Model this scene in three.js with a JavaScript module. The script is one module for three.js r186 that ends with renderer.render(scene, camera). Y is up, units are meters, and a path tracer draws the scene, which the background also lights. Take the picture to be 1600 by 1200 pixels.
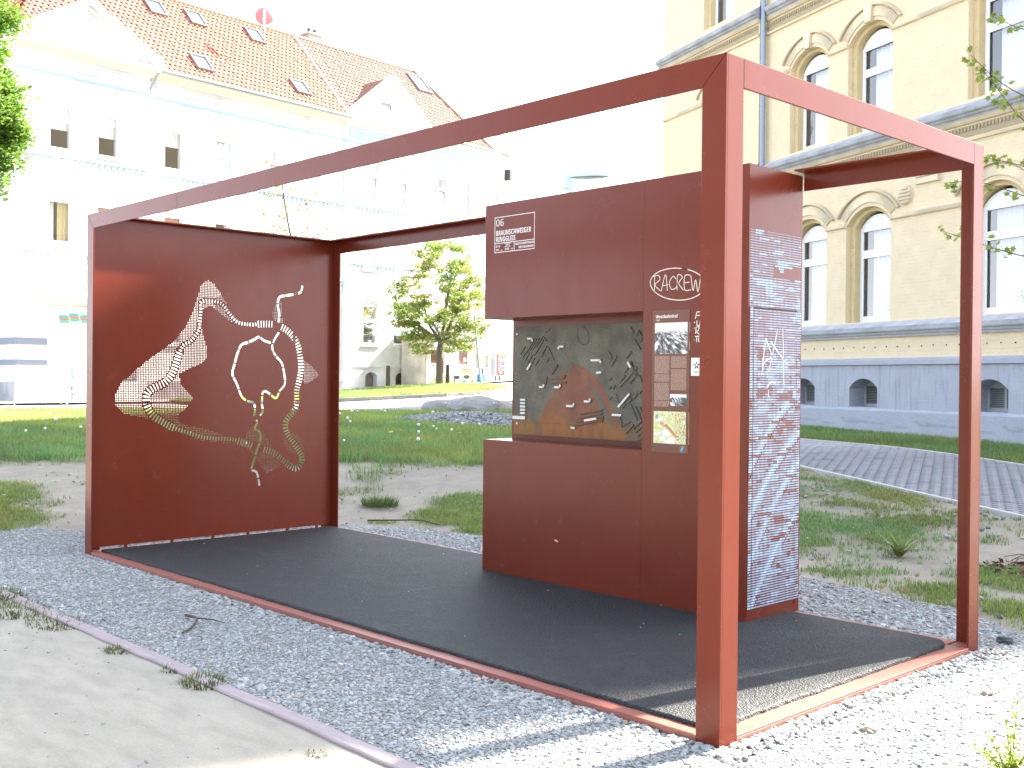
import * as THREE from 'three';
import { RoundedBoxGeometry } from 'three/addons/geometries/RoundedBoxGeometry.js';
import { mergeGeometries } from 'three/addons/utils/BufferGeometryUtils.js';
import { FontLoader } from 'three/addons/loaders/FontLoader.js';
import { TextGeometry } from 'three/addons/geometries/TextGeometry.js';

const scene = new THREE.Scene();

// ---------------------------------------------------------------- camera
const camera = new THREE.PerspectiveCamera(38.93, 4 / 3, 0.05, 1500);
{
  const yaw = 0.81156, pitch = -0.00456, roll = 0.00986;
  const fwd = new THREE.Vector3(-Math.sin(yaw) * Math.cos(pitch), Math.sin(pitch), -Math.cos(yaw) * Math.cos(pitch));
  const right = new THREE.Vector3(Math.cos(yaw), 0, -Math.sin(yaw));
  const up = new THREE.Vector3().crossVectors(right, fwd);
  const r2 = right.clone().multiplyScalar(Math.cos(roll)).addScaledVector(up, Math.sin(roll));
  const u2 = up.clone().multiplyScalar(Math.cos(roll)).addScaledVector(right, -Math.sin(roll));
  camera.position.set(2.7846, 1.5761, 3.9041);
  camera.quaternion.setFromRotationMatrix(new THREE.Matrix4().makeBasis(r2, u2, fwd.clone().negate()));
}

// ---------------------------------------------------------------- sky, sun, exposure
const SUN = new THREE.Vector3(0.18, 0, -0.98).normalize().multiplyScalar(Math.cos(0.68)).setY(Math.sin(0.68));
{
  const W = 512, H = 256, data = new Float32Array(W * H * 4), d = new THREE.Vector3();
  for (let j = 0; j < H; j++) for (let i = 0; i < W; i++) {
    const el = ((j + 0.5) / H - 0.5) * Math.PI, az = ((i + 0.5) / W - 0.5) * 2 * Math.PI;
    d.set(Math.cos(el) * Math.cos(az), Math.sin(el), Math.cos(el) * Math.sin(az));
    const t = Math.max(0, d.y), k = Math.pow(1 - t, 3.6), a = Math.acos(Math.min(1, d.dot(SUN)));
    const g = 1.9 * Math.exp(-a / 0.2) + 1.15 * Math.exp(-a / 0.62), q = 0.93 + 0.07 * Math.cos(a);   // aureole; the half away from the sun is dimmer
    const o = (j * W + i) * 4;
    if (el < 0) { data[o] = 0.3; data[o + 1] = 0.3; data[o + 2] = 0.29; data[o + 3] = 1; continue; }
    data[o] = (0.32 + (1.50 - 0.32) * k) * q + g;
    data[o + 1] = (0.425 + (1.58 - 0.425) * k) * q + g * 0.95;
    data[o + 2] = (0.62 + (1.70 - 0.62) * k) * q + g * 0.86;
    for (let k2 = 0; k2 < 3; k2++) data[o + k2] *= 0.47;
    data[o + 3] = 1;
  }
  const sky = new THREE.DataTexture(data, W, H, THREE.RGBAFormat, THREE.FloatType);
  sky.mapping = THREE.EquirectangularReflectionMapping; sky.magFilter = THREE.LinearFilter; sky.minFilter = THREE.LinearFilter; sky.needsUpdate = true;
  scene.background = sky; scene.environment = sky;
}
const sun = new THREE.DirectionalLight(new THREE.Color().setRGB(1, 0.93, 0.8), 5);
sun.position.copy(SUN).multiplyScalar(80).add(new THREE.Vector3(-18, 0, -12)); sun.target.position.set(-18, 0, -12);
sun.castShadow = true; sun.shadow.radius = 2.2; sun.shadow.mapSize.set(4096, 4096); sun.shadow.bias = -0.0005;
Object.assign(sun.shadow.camera, { left: -50, right: 50, top: 50, bottom: -50, near: 1, far: 220 });
scene.add(sun, sun.target);
const renderer = new THREE.WebGLRenderer({ antialias: true });
renderer.toneMapping = THREE.LinearToneMapping;
renderer.toneMappingExposure = 7.3;
renderer.shadowMap.enabled = true;

// ---------------------------------------------------------------- helpers
let seed = 12345;
const rnd = () => { seed = (seed + 0x6d2b79f5) | 0; let t = Math.imul(seed ^ (seed >>> 15), 1 | seed); t = (t + Math.imul(t ^ (t >>> 7), 61 | t)) ^ t; return ((t ^ (t >>> 14)) >>> 0) / 4294967296; };
const rr = (a, b) => a + (b - a) * rnd();
const clamp = (x, a = 0, b = 1) => Math.min(b, Math.max(a, x));
const sm = (a, b, t) => { t = clamp((t - a) / (b - a)); return t * t * (3 - 2 * t); };
const mix = (a, b, t) => a + (b - a) * t;
function hash(x, y, s = 0) { let h = Math.imul(x | 0, 374761393) + Math.imul(y | 0, 668265263) + Math.imul(s | 0, 974711); h = Math.imul(h ^ (h >>> 13), 1274126177); return ((h ^ (h >>> 16)) >>> 0) / 4294967296; }
function vnoise(x, y, s = 0, per = 0) {
  const xi = Math.floor(x), yi = Math.floor(y), u = x - xi, v = y - yi, w = (n) => per ? ((n % per) + per) % per : n;
  const f = u * u * (3 - 2 * u), g = v * v * (3 - 2 * v);
  const a = hash(w(xi), w(yi), s), b = hash(w(xi + 1), w(yi), s), c = hash(w(xi), w(yi + 1), s), d = hash(w(xi + 1), w(yi + 1), s);
  return mix(mix(a, b, f), mix(c, d, f), g);
}
function fbm(x, y, s = 0, oct = 4, per = 0) { let a = 0.5, r = 0, n = 0; for (let i = 0; i < oct; i++) { r += a * vnoise(x, y, s + i * 17, per); n += a; x *= 2; y *= 2; per *= 2; a *= 0.5; } return r / n; }

const taken = new Map();
function numbered(name) { const n = taken.get(name) ?? 0; taken.set(name, n + 1); return n ? `${name}_${String(n).padStart(3, '0')}` : name; }
function shade(o) { o.traverse((m) => { if (m.isMesh) { m.castShadow = true; m.receiveShadow = true; } }); return o; }
function tag(o, label, category, group) { o.userData.label = label; o.userData.category = category; if (group) o.userData.group = group; return o; }
function thing(name, label, category, pos = [0, 0, 0], turn = 0, group) {
  const o = new THREE.Group(); o.name = numbered(name); o.position.set(...pos); o.rotation.y = turn; scene.add(o);
  return tag(o, label, category, group);
}
function part(name, geo, mat, parent, label) {
  const g = Array.isArray(geo) ? merge(geo) : geo;
  const m = new THREE.Mesh(g, mat); m.name = name; m.castShadow = m.receiveShadow = true;
  if (label) m.userData.label = label;
  if (parent) parent.add(m); else { m.name = numbered(name); scene.add(m); }
  return m;
}
function struct(name, geo, mat) { const m = part(name, geo, mat, null); m.userData.kind = 'structure'; return m; }
function stuffOf(o) { o.userData.kind = 'stuff'; return o; }
function merge(list) {
  const l = list.map((g) => (g.index ? g.toNonIndexed() : g)).map((g) => { for (const k of Object.keys(g.attributes)) if (!['position', 'normal', 'uv', 'color'].includes(k)) g.deleteAttribute(k); g.morphAttributes = {}; return g; });
  const col = l.every((g) => g.attributes.color);
  if (!col) for (const g of l) if (g.attributes.color) g.deleteAttribute('color');
  for (const g of l) { if (!g.attributes.uv) g.setAttribute('uv', new THREE.BufferAttribute(new Float32Array(g.attributes.position.count * 2), 2)); g.clearGroups(); }
  return l.length === 1 ? l[0] : mergeGeometries(l);
}
// box by extents, uv in metres
function bx(x0, x1, y0, y1, z0, z1) {
  const w = x1 - x0, h = y1 - y0, d = z1 - z0, g = new THREE.BoxGeometry(w, h, d), p = g.attributes.position, n = g.attributes.normal, uv = g.attributes.uv;
  g.translate((x0 + x1) / 2, (y0 + y1) / 2, (z0 + z1) / 2);
  for (let i = 0; i < p.count; i++) { const ax = Math.abs(n.getX(i)), ay = Math.abs(n.getY(i)); if (ax > 0.5) uv.setXY(i, p.getZ(i), p.getY(i)); else if (ay > 0.5) uv.setXY(i, p.getX(i), p.getZ(i)); else uv.setXY(i, p.getX(i), p.getY(i)); }
  return g;
}
function rbx(x0, x1, y0, y1, z0, z1, r = 0.003) {
  const g = new RoundedBoxGeometry(x1 - x0, y1 - y0, z1 - z0, 1, r); g.translate((x0 + x1) / 2, (y0 + y1) / 2, (z0 + z1) / 2);
  const p = g.attributes.position, n = g.attributes.normal, uv = g.attributes.uv;
  for (let i = 0; i < p.count; i++) { const ax = Math.abs(n.getX(i)), ay = Math.abs(n.getY(i)); if (ax > 0.6) uv.setXY(i, p.getZ(i), p.getY(i)); else if (ay > 0.6) uv.setXY(i, p.getX(i), p.getZ(i)); else uv.setXY(i, p.getX(i), p.getY(i)); }
  return g;
}
function shapeOf(pts) { const s = new THREE.Shape(); pts.forEach(([x, y], i) => (i ? s.lineTo(x, y) : s.moveTo(x, y))); s.closePath(); return s; }
function pathOf(pts) { const s = new THREE.Path(); pts.forEach(([x, y], i) => (i ? s.lineTo(x, y) : s.moveTo(x, y))); s.closePath(); return s; }
// plate: polygon extruded to z in [z0, z0 + t], edges bevelled by b
function plate(pts, t, b = 0.0015, holes = []) {
  const s = pts.isShape ? pts : shapeOf(pts); for (const h of holes) s.holes.push(pathOf(h));
  const g = new THREE.ExtrudeGeometry(s, b ? { depth: t - 2 * b, bevelEnabled: true, bevelThickness: b, bevelSize: b, bevelOffset: -b, bevelSegments: 1, curveSegments: 10 } : { depth: t, bevelEnabled: false, curveSegments: 10 });
  g.translate(0, 0, b); return g;
}
const FRONT = (g, z) => g.translate(0, 0, z);                         // stays in the xy plane
const SIDE = (g, x) => g.rotateY(Math.PI / 2).translate(x, 0, 0);     // shape x runs along -z, thickness along +x
const FLAT = (g, y) => g.rotateX(-Math.PI / 2).translate(0, y, 0);    // shape y runs along -z, thickness along +y
const rect = (x0, x1, y0, y1) => [[x0, y0], [x1, y0], [x1, y1], [x0, y1]];
function tube(pts, r0, r1 = r0, sides = 7, seg) {
  const c = new THREE.CatmullRomCurve3(pts.map((p) => (p.isVector3 ? p : new THREE.Vector3(...p)))), n = seg ?? Math.max(4, pts.length * 4);
  const g = new THREE.TubeGeometry(c, n, 1, sides, false), p = g.attributes.position, q = new THREE.Vector3();
  for (let i = 0; i <= n; i++) { c.getPointAt(i / n, q); const r = mix(r0, r1, i / n); for (let j = 0; j <= sides; j++) { const k = i * (sides + 1) + j; p.setXYZ(k, q.x + (p.getX(k) - q.x) * r, q.y + (p.getY(k) - q.y) * r, q.z + (p.getZ(k) - q.z) * r); } }
  return g;
}
function cyl(r0, r1, h, x, y, z, n = 16) { const g = new THREE.CylinderGeometry(r1, r0, h, n); g.translate(x, y + h / 2, z); return g; }
const C = (r, g, b) => new THREE.Color().setRGB(r, g, b);
const std = (c, rough = 0.8, o = {}) => new THREE.MeshStandardMaterial({ color: Array.isArray(c) ? C(...c) : c, roughness: rough, ...o });
const phys = (c, rough = 0.8, o = {}) => new THREE.MeshPhysicalMaterial({ color: Array.isArray(c) ? C(...c) : c, roughness: rough, ...o });
function dataTex(n, m, fn, srgb = false) {
  const d = new Uint8Array(n * m * 4), c = [0, 0, 0];
  for (let y = 0; y < m; y++) for (let x = 0; x < n; x++) { fn(x, y, c); const o = (y * n + x) * 4; d[o] = clamp(c[0]) * 255; d[o + 1] = clamp(c[1]) * 255; d[o + 2] = clamp(c[2]) * 255; d[o + 3] = 255; }
  const t = new THREE.DataTexture(d, n, m); t.wrapS = t.wrapT = THREE.RepeatWrapping; t.magFilter = THREE.LinearFilter; t.minFilter = THREE.LinearMipmapLinearFilter; t.generateMipmaps = true;
  if (srgb) t.colorSpace = THREE.SRGBColorSpace; t.needsUpdate = true; return t;
}
const rep = (t, x, y = x) => { const c = t.clone(); c.repeat.set(x, y); c.needsUpdate = true; return c; };
function canvasTex(w, h, draw) { const c = document.createElement('canvas'); c.width = w; c.height = h; const x = c.getContext('2d'); draw(x, w, h); const t = new THREE.CanvasTexture(c); t.colorSpace = THREE.SRGBColorSpace; t.anisotropy = 8; return t; }

// ---------------------------------------------------------------- materials
const grainTex = dataTex(256, 256, (x, y, c) => { const v = 0.72 + 0.28 * fbm(x / 8, y / 8, 3, 4, 32) * 1.4 - 0.06; c[0] = c[1] = c[2] = v; });
const cloudTex = dataTex(256, 256, (x, y, c) => { const v = 0.62 + 0.38 * clamp((fbm(x / 64, y / 64, 9, 5, 4) - 0.25) * 1.9); c[0] = v; c[1] = v; c[2] = v; });
// painted steel: faint vertical rain streaks and dusty clouding (2 m tile)
const steelMap = dataTex(512, 512, (x, y, c) => {
  const st = fbm(x / 6, y / 256, 21, 4, 0) * 0.5 + fbm(x / 24, y / 128, 5, 3, 0) * 0.5, cl = fbm(x / 64, y / 64, 2, 4, 8), sp = hash(x, y, 7) > 0.9993 ? 0.3 : 0;
  const v = 0.84 + 0.10 * st + 0.10 * (cl - 0.5) + sp; c[0] = v; c[1] = v * 0.985 + sp * 0.4; c[2] = v * 0.985 + sp * 0.4;
});
const steelRough = dataTex(512, 512, (x, y, c) => { const v = 0.62 + 0.22 * (fbm(x / 32, y / 32, 4, 4, 16) - 0.5) + 0.06 * (hash(x, y, 3) - 0.5); c[0] = c[1] = c[2] = v; });
const steelBump = dataTex(256, 256, (x, y, c) => { c[0] = c[1] = c[2] = 0.5 + 0.5 * (fbm(x / 6, y / 6, 13, 3, 42) - 0.5) + 0.25 * (fbm(x / 64, y / 64, 14, 2, 4) - 0.5); });
const RED = [0.172, 0.030, 0.0145];
const M = {};
M.steel = phys(RED, 0.40, { map: rep(steelMap, 0.5), roughnessMap: rep(steelRough, 0.5), bumpMap: rep(steelBump, 2), bumpScale: 0.0002, ior: 1.5, specularIntensity: 0.6 });
M.sill = phys([0.34, 0.125, 0.095], 0.62, { map: rep(steelMap, 0.5), roughnessMap: rep(steelRough, 0.5) });   // dusty paint, lightened further to imitate sky sheen at grazing angles
M.steelEdge = std([0.10, 0.02, 0.013], 0.5);
M.whiteInk = std([0.78, 0.78, 0.76], 0.6);
M.black = std([0.012, 0.012, 0.013], 0.6);
M.darkMetal = std([0.06, 0.06, 0.065], 0.5, { metalness: 0.6 });
M.zinc = std([0.38, 0.42, 0.47], 0.42, { metalness: 0.5, map: rep(cloudTex, 0.7) });
M.glass = phys([1, 1, 1], 0.015, { transmission: 1, thickness: 0, ior: 2.3, specularIntensity: 1 });
M.whitePaint = std([0.80, 0.80, 0.79], 0.75, { map: rep(cloudTex, 0.21), bumpMap: rep(grainTex, 1.2), bumpScale: 0.004 });
M.whiteFrame = std([0.82, 0.83, 0.84], 0.35);
M.bluePaint = std([0.36, 0.60, 0.78], 0.75);
M.paleBlue = std([0.55, 0.70, 0.80], 0.75);
M.creamTrim = std([0.70, 0.66, 0.56], 0.8);
M.greyPlinth = std([0.42, 0.41, 0.40], 0.9, { map: rep(cloudTex, 0.4) });
M.curtain = phys([0.80, 0.84, 0.90], 0.9, { transmission: 0.35, thickness: 0, side: THREE.DoubleSide });
M.dark = std([0.05, 0.045, 0.04], 0.9);
// ---------------------------------------------------------------- terrain
const FW = [-0.7254, -0.6883];
const depthOf = (x, z) => x * FW[0] + z * FW[1] + 4.705;
const latOf = (x, z) => (x - 2.785) * 0.6883 - (z - 3.904) * 0.7254;
function groundY(x, z) {
  const d = depthOf(x, z), s = clamp(-z - 15, 0, 30);
  const fr = sm(0.5, 4, Math.hypot(Math.max(-6.83 - x, 0, x), Math.max(-2.61 - z, 0, z)));   // level under and round the frame
  return -0.035 + 0.5 * sm(8.5, 19, d) * fr + 0.05 * (s < 4 ? s * s / 8 : s - 2);
}
// local axes of the two street fronts: origin and turn (x along the wall, z outwards)
const YB = { o: [-5.0, -16.2], u: [0.934204, 0.356738], n: [-0.356738, 0.934204], turn: -Math.atan2(0.356738, 0.934204) };
const WB = { o: [-39.805, -12.232], u: [-0.087156, -0.996195], n: [0.996195, -0.087156], turn: Math.PI / 2 + Math.PI / 36 };
const loc = (B, a, m) => [B.o[0] + B.u[0] * a + B.n[0] * m, B.o[1] + B.u[1] * a + B.n[1] * m];
const inv = (B, x, z) => [(x - B.o[0]) * B.u[0] + (z - B.o[1]) * B.u[1], (x - B.o[0]) * B.n[0] + (z - B.o[1]) * B.n[1]];

function inPoly(p, x, z) { let r = false; for (let i = 0, j = p.length - 1; i < p.length; j = i++) if ((p[i][1] > z) !== (p[j][1] > z) && x < ((p[j][0] - p[i][0]) * (z - p[i][1])) / (p[j][1] - p[i][1]) + p[i][0]) r = !r; return r; }
function wobble(poly, amp, step, s = 1) { // subdivide and roughen an outline
  const out = [];
  for (let i = 0; i < poly.length; i++) {
    const a = poly[i], b = poly[(i + 1) % poly.length], L = Math.hypot(b[0] - a[0], b[1] - a[1]), n = Math.max(1, Math.min(160, Math.round(L / step)));
    for (let k = 0; k < n; k++) { const t = k / n, x = mix(a[0], b[0], t), z = mix(a[1], b[1], t); const q = amp * 2 * (fbm(x / (step * 3), z / (step * 3), s, 3) - 0.5); const nx = -(b[1] - a[1]) / L, nz = (b[0] - a[0]) / L; out.push([x + nx * q, z + nz * q]); }
  }
  return out;
}
const gravelPoly = wobble([[6, -3.9], [2.5, -3.75], [-0.03, -3.36], [-0.6, -3.71], [-1.13, -3.8], [-2.03, -3.94], [-4, -3.8], [-5.5, -3.55], [-6.37, -3.29], [-7.14, -2.92], [-8.0, -2.1], [-8.25, -0.6], [-8.7, -0.25], [-8.6, 0.14], [-9.5, 0.4], [-14, 0.6], [-14, 1.15], [6, 1.15]], 0.16, 0.22, 31).map((p) => (p[1] > 0.93 ? [p[0], 1.15] : p));
const heapPoly = wobble([[-21.7, -14.9], [-21.4, -16.4], [-18.9, -16.4], [-13.5, -14.2], [-12.6, -11.6], [-14.4, -12.2], [-16, -12], [-18.7, -13]], 0.5, 0.5, 5);
const strip = (B, a0, a1, m0, m1) => [loc(B, a0, m0), loc(B, a1, m0), loc(B, a1, m1), loc(B, a0, m1)];
const pavePoly = strip(YB, -13.5, 30, 2.95, 6.15);
const pathPoly = [[-30, 1.14], [12, 1.14], [12, 7.5], [-30, 7.5]];
const lotEdge = [[-29.5, 6], [-31.2, -4], [-31.6, -9.2], [-29.5, -12.5], [-26.3, -16.2], [-24.4, -17.9], [-21.8, -19.2], [-19.6, -22], [-22, -34], [-30, -46]];
const islandPoly = (() => { const q = [[3, 5.2], [5, 7.6], [8, 9.0], [11, 10.2], [13.5, 10.4], [15.6, 9.4], [17.2, 7.2], [18.2, 4.6], [18.2, 3.1], [3, 3.1]].map(([a, m]) => loc(WB, a, m)); return q; })();
const roadPoly = [...lotEdge, ...[[46, 3.0], [-30, 3.0]].map(([a, m]) => loc(WB, a, m))];
const walkPoly = [[-30, 3.0], [46, 3.0], [46, -0.5], [-30, -0.5]].map(([a, m]) => loc(WB, a, m));

function cover(x, z) { // how much grass, 0..1
  if (inPoly(gravelPoly, x, z)) return 0;
  if (z > 1.0) return 0;
  const [ya, ym] = inv(YB, x, z);
  if (ym > 2.75 && ym < 6.2 && ya > -13.5) return 0;
  if (ym > -0.1 && ym <= 2.9 && ya > -12.6 && ya < 8) return 0.95;
  const [wa, wm] = inv(WB, x, z);
  if (wm < 2.9) return 0;
  if (inPoly(islandPoly, x, z)) return 1;
  if (inPoly(roadPoly, x, z)) return 0;
  const d = depthOf(x, z), l = latOf(x, z), n = fbm(x * 0.8, z * 0.8, 77, 4), n2 = fbm(x * 2.3, z * 2.3, 78, 3);
  let c = sm(14.8, 16.0, d + 1.6 * (n - 0.5));
  c *= 0.45 + 0.7 * sm(0.34, 0.55, n2);
  c = Math.max(c, 0.74 * sm(1.0, 2.2, l) * sm(0.48, 0.62, 0.5 * n + 0.5 * n2 + 0.04 * sm(10, 13, d)));   // patchy ground to the right
  const blob = (bx_, bz, r) => sm(r, r * 0.55, Math.hypot(x - bx_, z - bz) + 0.5 * r * (n2 - 0.5));
  c = Math.max(c, blob(-9.6, 0.15, 0.9), blob(-10.6, -0.2, 0.8), blob(-7.95, -4.05, 0.2), blob(-6.6, -4.3, 0.85), blob(-5.7, -4.0, 0.5), blob(-7.3, -4.9, 0.5), blob(-6.95, -3.35, 0.16), blob(-0.35, -4.05, 0.35), blob(-0.7, -5.4, 0.7), blob(-1.1, -4.4, 0.3), blob(-11.2, -0.6, 0.6));
  c = Math.max(c, 0.45 * sm(0.56, 0.64, n2) * sm(0.4, 0.55, n), 0.16 * sm(1.0, 2.2, l) * sm(0.3, 0.5, n));
  if (inPoly(heapPoly, x, z)) c *= 0.12;
  return clamp(c);
}

// bare, trodden soil and the green underlay of the turf: one sheet out to the horizon
function axis(lo, hi, far, step, grow) { const a = []; for (let v = lo; v <= hi + 1e-6; v += step) a.push(v); let s = step; let l = lo, h = hi; const L = [], R = []; while (l > -far) { s *= grow; l -= s; L.unshift(l); } s = step; while (h < far) { s *= grow; h += s; R.push(h); } return [...L, ...a, ...R]; }
{
  const xs = axis(-15, 2, 700, 0.14, 1.09), zs = axis(-9, 2, 700, 0.14, 1.09), pos = [], col = [], uv = [], idx = [];
  for (const z of zs) for (const x of xs) {
    const far = Math.max(Math.abs(x + 8), Math.abs(z + 6)), near = 1 - sm(18, 40, far);
    const inG = inPoly(gravelPoly, x, z) || inPoly(pathPoly, x, z), y0 = groundY(x, z);
    const soft = inG || inPoly(pavePoly, x, z) || inPoly(roadPoly, x, z) || far > 60;
    pos.push(x, y0 - 0.012 + (soft ? -0.03 : 0.05 * near * (fbm(x * 1.6, z * 1.6, 41, 4) - 0.5) + 0.016 * near * (fbm(x * 9, z * 9, 43, 2) - 0.5)), z);
    const c = far > 60 ? 0.6 : cover(x, z), t = fbm(x * 0.7, z * 0.7, 51, 4), k = 0.78 + 0.5 * t;
    col.push(mix(0.345 * k, 0.14, c * 0.8), mix(0.305 * k, 0.155, c * 0.8), mix(0.245 * k, 0.07, c * 0.8));
    uv.push(x, z);
  }
  const n = xs.length; for (let j = 0; j + 1 < zs.length; j++) for (let i = 0; i + 1 < n; i++) { const a = j * n + i; idx.push(a, a + n, a + 1, a + 1, a + n, a + n + 1); }
  const g = new THREE.BufferGeometry(); g.setAttribute('position', new THREE.Float32BufferAttribute(pos, 3)); g.setAttribute('color', new THREE.Float32BufferAttribute(col, 3)); g.setAttribute('uv', new THREE.Float32BufferAttribute(uv, 2)); g.setIndex(idx); g.computeVertexNormals();
  const soilMap = dataTex(512, 512, (x, y, c) => { const f = fbm(x / 5, y / 5, 61, 4, 102), p = hash(x, y, 62) > 0.985 ? 0.3 * (hash(x, y, 63) - 0.35) : 0, w = fbm(x / 60, y / 60, 64, 4, 8); const v = 0.78 + 0.3 * (f - 0.5) + 0.26 * (w - 0.5) + p; c[0] = v; c[1] = v; c[2] = v; });
  struct('ground', g, std([0.94, 0.93, 0.93], 0.95, { vertexColors: true, map: rep(soilMap, 0.9), bumpMap: rep(soilMap, 0.9), bumpScale: 0.02 }));
}
// a sheet that follows the ground: polygon cut into cells, so that it bends with the terrain
function sheet(poly, cell, off, yf = groundY) {
  const xs = poly.map((p) => p[0]), zs = poly.map((p) => p[1]), x0 = Math.min(...xs), x1 = Math.max(...xs), z0 = Math.min(...zs), z1 = Math.max(...zs), pos = [], uv = [];
  const clip = (pts, ax, v, keepLess) => { const out = []; for (let i = 0; i < pts.length; i++) { const a = pts[i], b = pts[(i + 1) % pts.length], ia = keepLess ? a[ax] <= v : a[ax] >= v, ib = keepLess ? b[ax] <= v : b[ax] >= v; if (ia) out.push(a); if (ia !== ib) { const t = (v - a[ax]) / (b[ax] - a[ax]); out.push([mix(a[0], b[0], t), mix(a[1], b[1], t)]); } } return out; };
  for (let x = x0; x < x1; x += cell) {
    const col = clip(clip(poly, 0, x, false), 0, x + cell, true); if (col.length < 3) continue;
    for (let z = z0; z < z1; z += cell) {
      let q = clip(clip(col, 1, z, false), 1, z + cell, true); if (q.length < 3) continue;
      q = q.filter((p, i) => { const o = q[(i + 1) % q.length]; return Math.hypot(p[0] - o[0], p[1] - o[1]) > 1e-7; }); if (q.length < 3) continue;
      const v2 = q.map((p) => new THREE.Vector2(p[0], -p[1])), rev = THREE.ShapeUtils.area(v2) < 0; if (rev) v2.reverse();
      for (const t of THREE.ShapeUtils.triangulateShape(v2, [])) for (const k of t) { const p = v2[k]; pos.push(p.x, yf(p.x, -p.y) + off, -p.y); uv.push(p.x, p.y); }
    }
  }
  const g = new THREE.BufferGeometry(); g.setAttribute('position', new THREE.Float32BufferAttribute(pos, 3)); g.setAttribute('uv', new THREE.Float32BufferAttribute(uv, 2)); g.computeVertexNormals(); return g;
}
const gravelMap = dataTex(1024, 1024, (x, y, c) => { // crushed stone, 1.2 m tile: cells of 1 to 3 cm
  let best = 9, id = 0; const s = 1024 / 64, gx = x / s, gy = y / s, cx = Math.floor(gx), cy = Math.floor(gy);
  for (let j = -1; j < 2; j++) for (let i = -1; i < 2; i++) { const a = ((cx + i) % 64 + 64) % 64, b = ((cy + j) % 64 + 64) % 64, px = cx + i + hash(a, b, 1), py = cy + j + hash(a, b, 2), d = Math.hypot(px - gx, py - gy); if (d < best) { best = d; id = hash(a, b, 3); } }
  const t = 0.55 + 0.45 * id, e = 1 - sm(0.35, 0.75, best) * 0.55, w = id > 0.93 ? 0.08 : 0; c[0] = t * e + w; c[1] = t * e; c[2] = t * e * 1.0 - w * 0.5;
});
M.gravel = std([0.345, 0.345, 0.345], 0.9, { map: rep(gravelMap, 0.85), bumpMap: rep(gravelMap, 0.85), bumpScale: 0.02 });
struct('gravel', sheet(gravelPoly, 0.3, 0.006), M.gravel);
const heapY = (x, z) => groundY(x, z) + 0.36 * sm(0, 1, 1 - Math.hypot((x + 17.3) / 5.0, (z + 14) / 2.6)) - 0.13;
struct('gravel_heap', sheet(heapPoly, 0.5, 0.03, heapY), std([0.22, 0.24, 0.27], 0.9, { map: rep(gravelMap, 0.6), bumpMap: rep(gravelMap, 0.6), bumpScale: 0.03 }));
const sandMap = dataTex(1024, 1024, (x, y, c) => { const f = fbm(x / 3, y / 3, 71, 3, 0), w = fbm(x / 90, y / 30, 72, 5, 0), h = hash(x, y, 73), p = h > 0.996 ? -0.3 * hash(x, y, 74) : h < 0.004 ? 0.2 : 0; const v = 0.82 + 0.16 * (f - 0.5) + 0.3 * (w - 0.5) + p; c[0] = v; c[1] = v * 0.995; c[2] = v * 0.985; });
struct('footpath', sheet(pathPoly, 0.7, 0.008), std([0.40, 0.36, 0.30], 0.95, { map: rep(sandMap, 0.4), bumpMap: rep(sandMap, 0.4), bumpScale: 0.012 }));
// edging strip between path and gravel, pressed out of line here and there
{
  const pts = [], w = 0.045, pos = [], uv = [], idx = [];
  for (let i = 0; i <= 240; i++) { const x = -16 + i * 0.1; pts.push([x, 1.145 + 0.03 * (fbm(x * 0.9, 3, 12, 3) - 0.5) + 0.012 * (fbm(x * 6, 5, 13, 2) - 0.5)]); }
  pts.forEach(([x, z], i) => { const y = groundY(x, z) + 0.018 + 0.012 * (fbm(x * 1.4, 9, 14, 3) - 0.5); for (const [dz, dy] of [[w, -0.05], [w, 0], [w - 0.008, 0.006], [-w + 0.008, 0.006], [-w, 0], [-w, -0.05]]) { pos.push(x, y + dy, z + dz); uv.push(x, dz); } if (i) { const a = (i - 1) * 6; for (let k = 0; k < 5; k++) idx.push(a + k, a + 6 + k, a + k + 1, a + k + 1, a + 6 + k, a + 7 + k); } });
  const g = new THREE.BufferGeometry(); g.setAttribute('position', new THREE.Float32BufferAttribute(pos, 3)); g.setAttribute('uv', new THREE.Float32BufferAttribute(uv, 2)); g.setIndex(idx.map((v, i, l) => l[i - (i % 3) + 2 - (i % 3)])); const h = g.toNonIndexed(); h.computeVertexNormals();
  struct('path_edging', h, std([0.40, 0.33, 0.34], 0.85, { map: rep(sandMap, 0.8), bumpMap: rep(grainTex, 3), bumpScale: 0.004, side: THREE.DoubleSide }));
}
const tarMap = dataTex(512, 512, (x, y, c) => { const f = fbm(x / 2.5, y / 2.5, 81, 2, 0), w = fbm(x / 100, y / 100, 82, 4, 0); const v = 0.7 + 0.5 * (f - 0.5) + 0.3 * (w - 0.5) + (hash(x, y, 83) > 0.99 ? 0.25 : 0); c[0] = c[1] = c[2] = v; });
struct('road', sheet(roadPoly, 2.5, 0.02), std([0.36, 0.36, 0.35], 0.9, { map: rep(tarMap, 0.3) }));
struct('pavement', sheet(walkPoly, 2.5, 0.10), std([0.48, 0.46, 0.44], 0.9, { map: rep(tarMap, 0.4) }));
const paveBase = struct('footway', sheet(pavePoly, 0.8, 0.012), std([0.27, 0.26, 0.25], 0.95, { map: rep(sandMap, 0.5) }));
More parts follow.
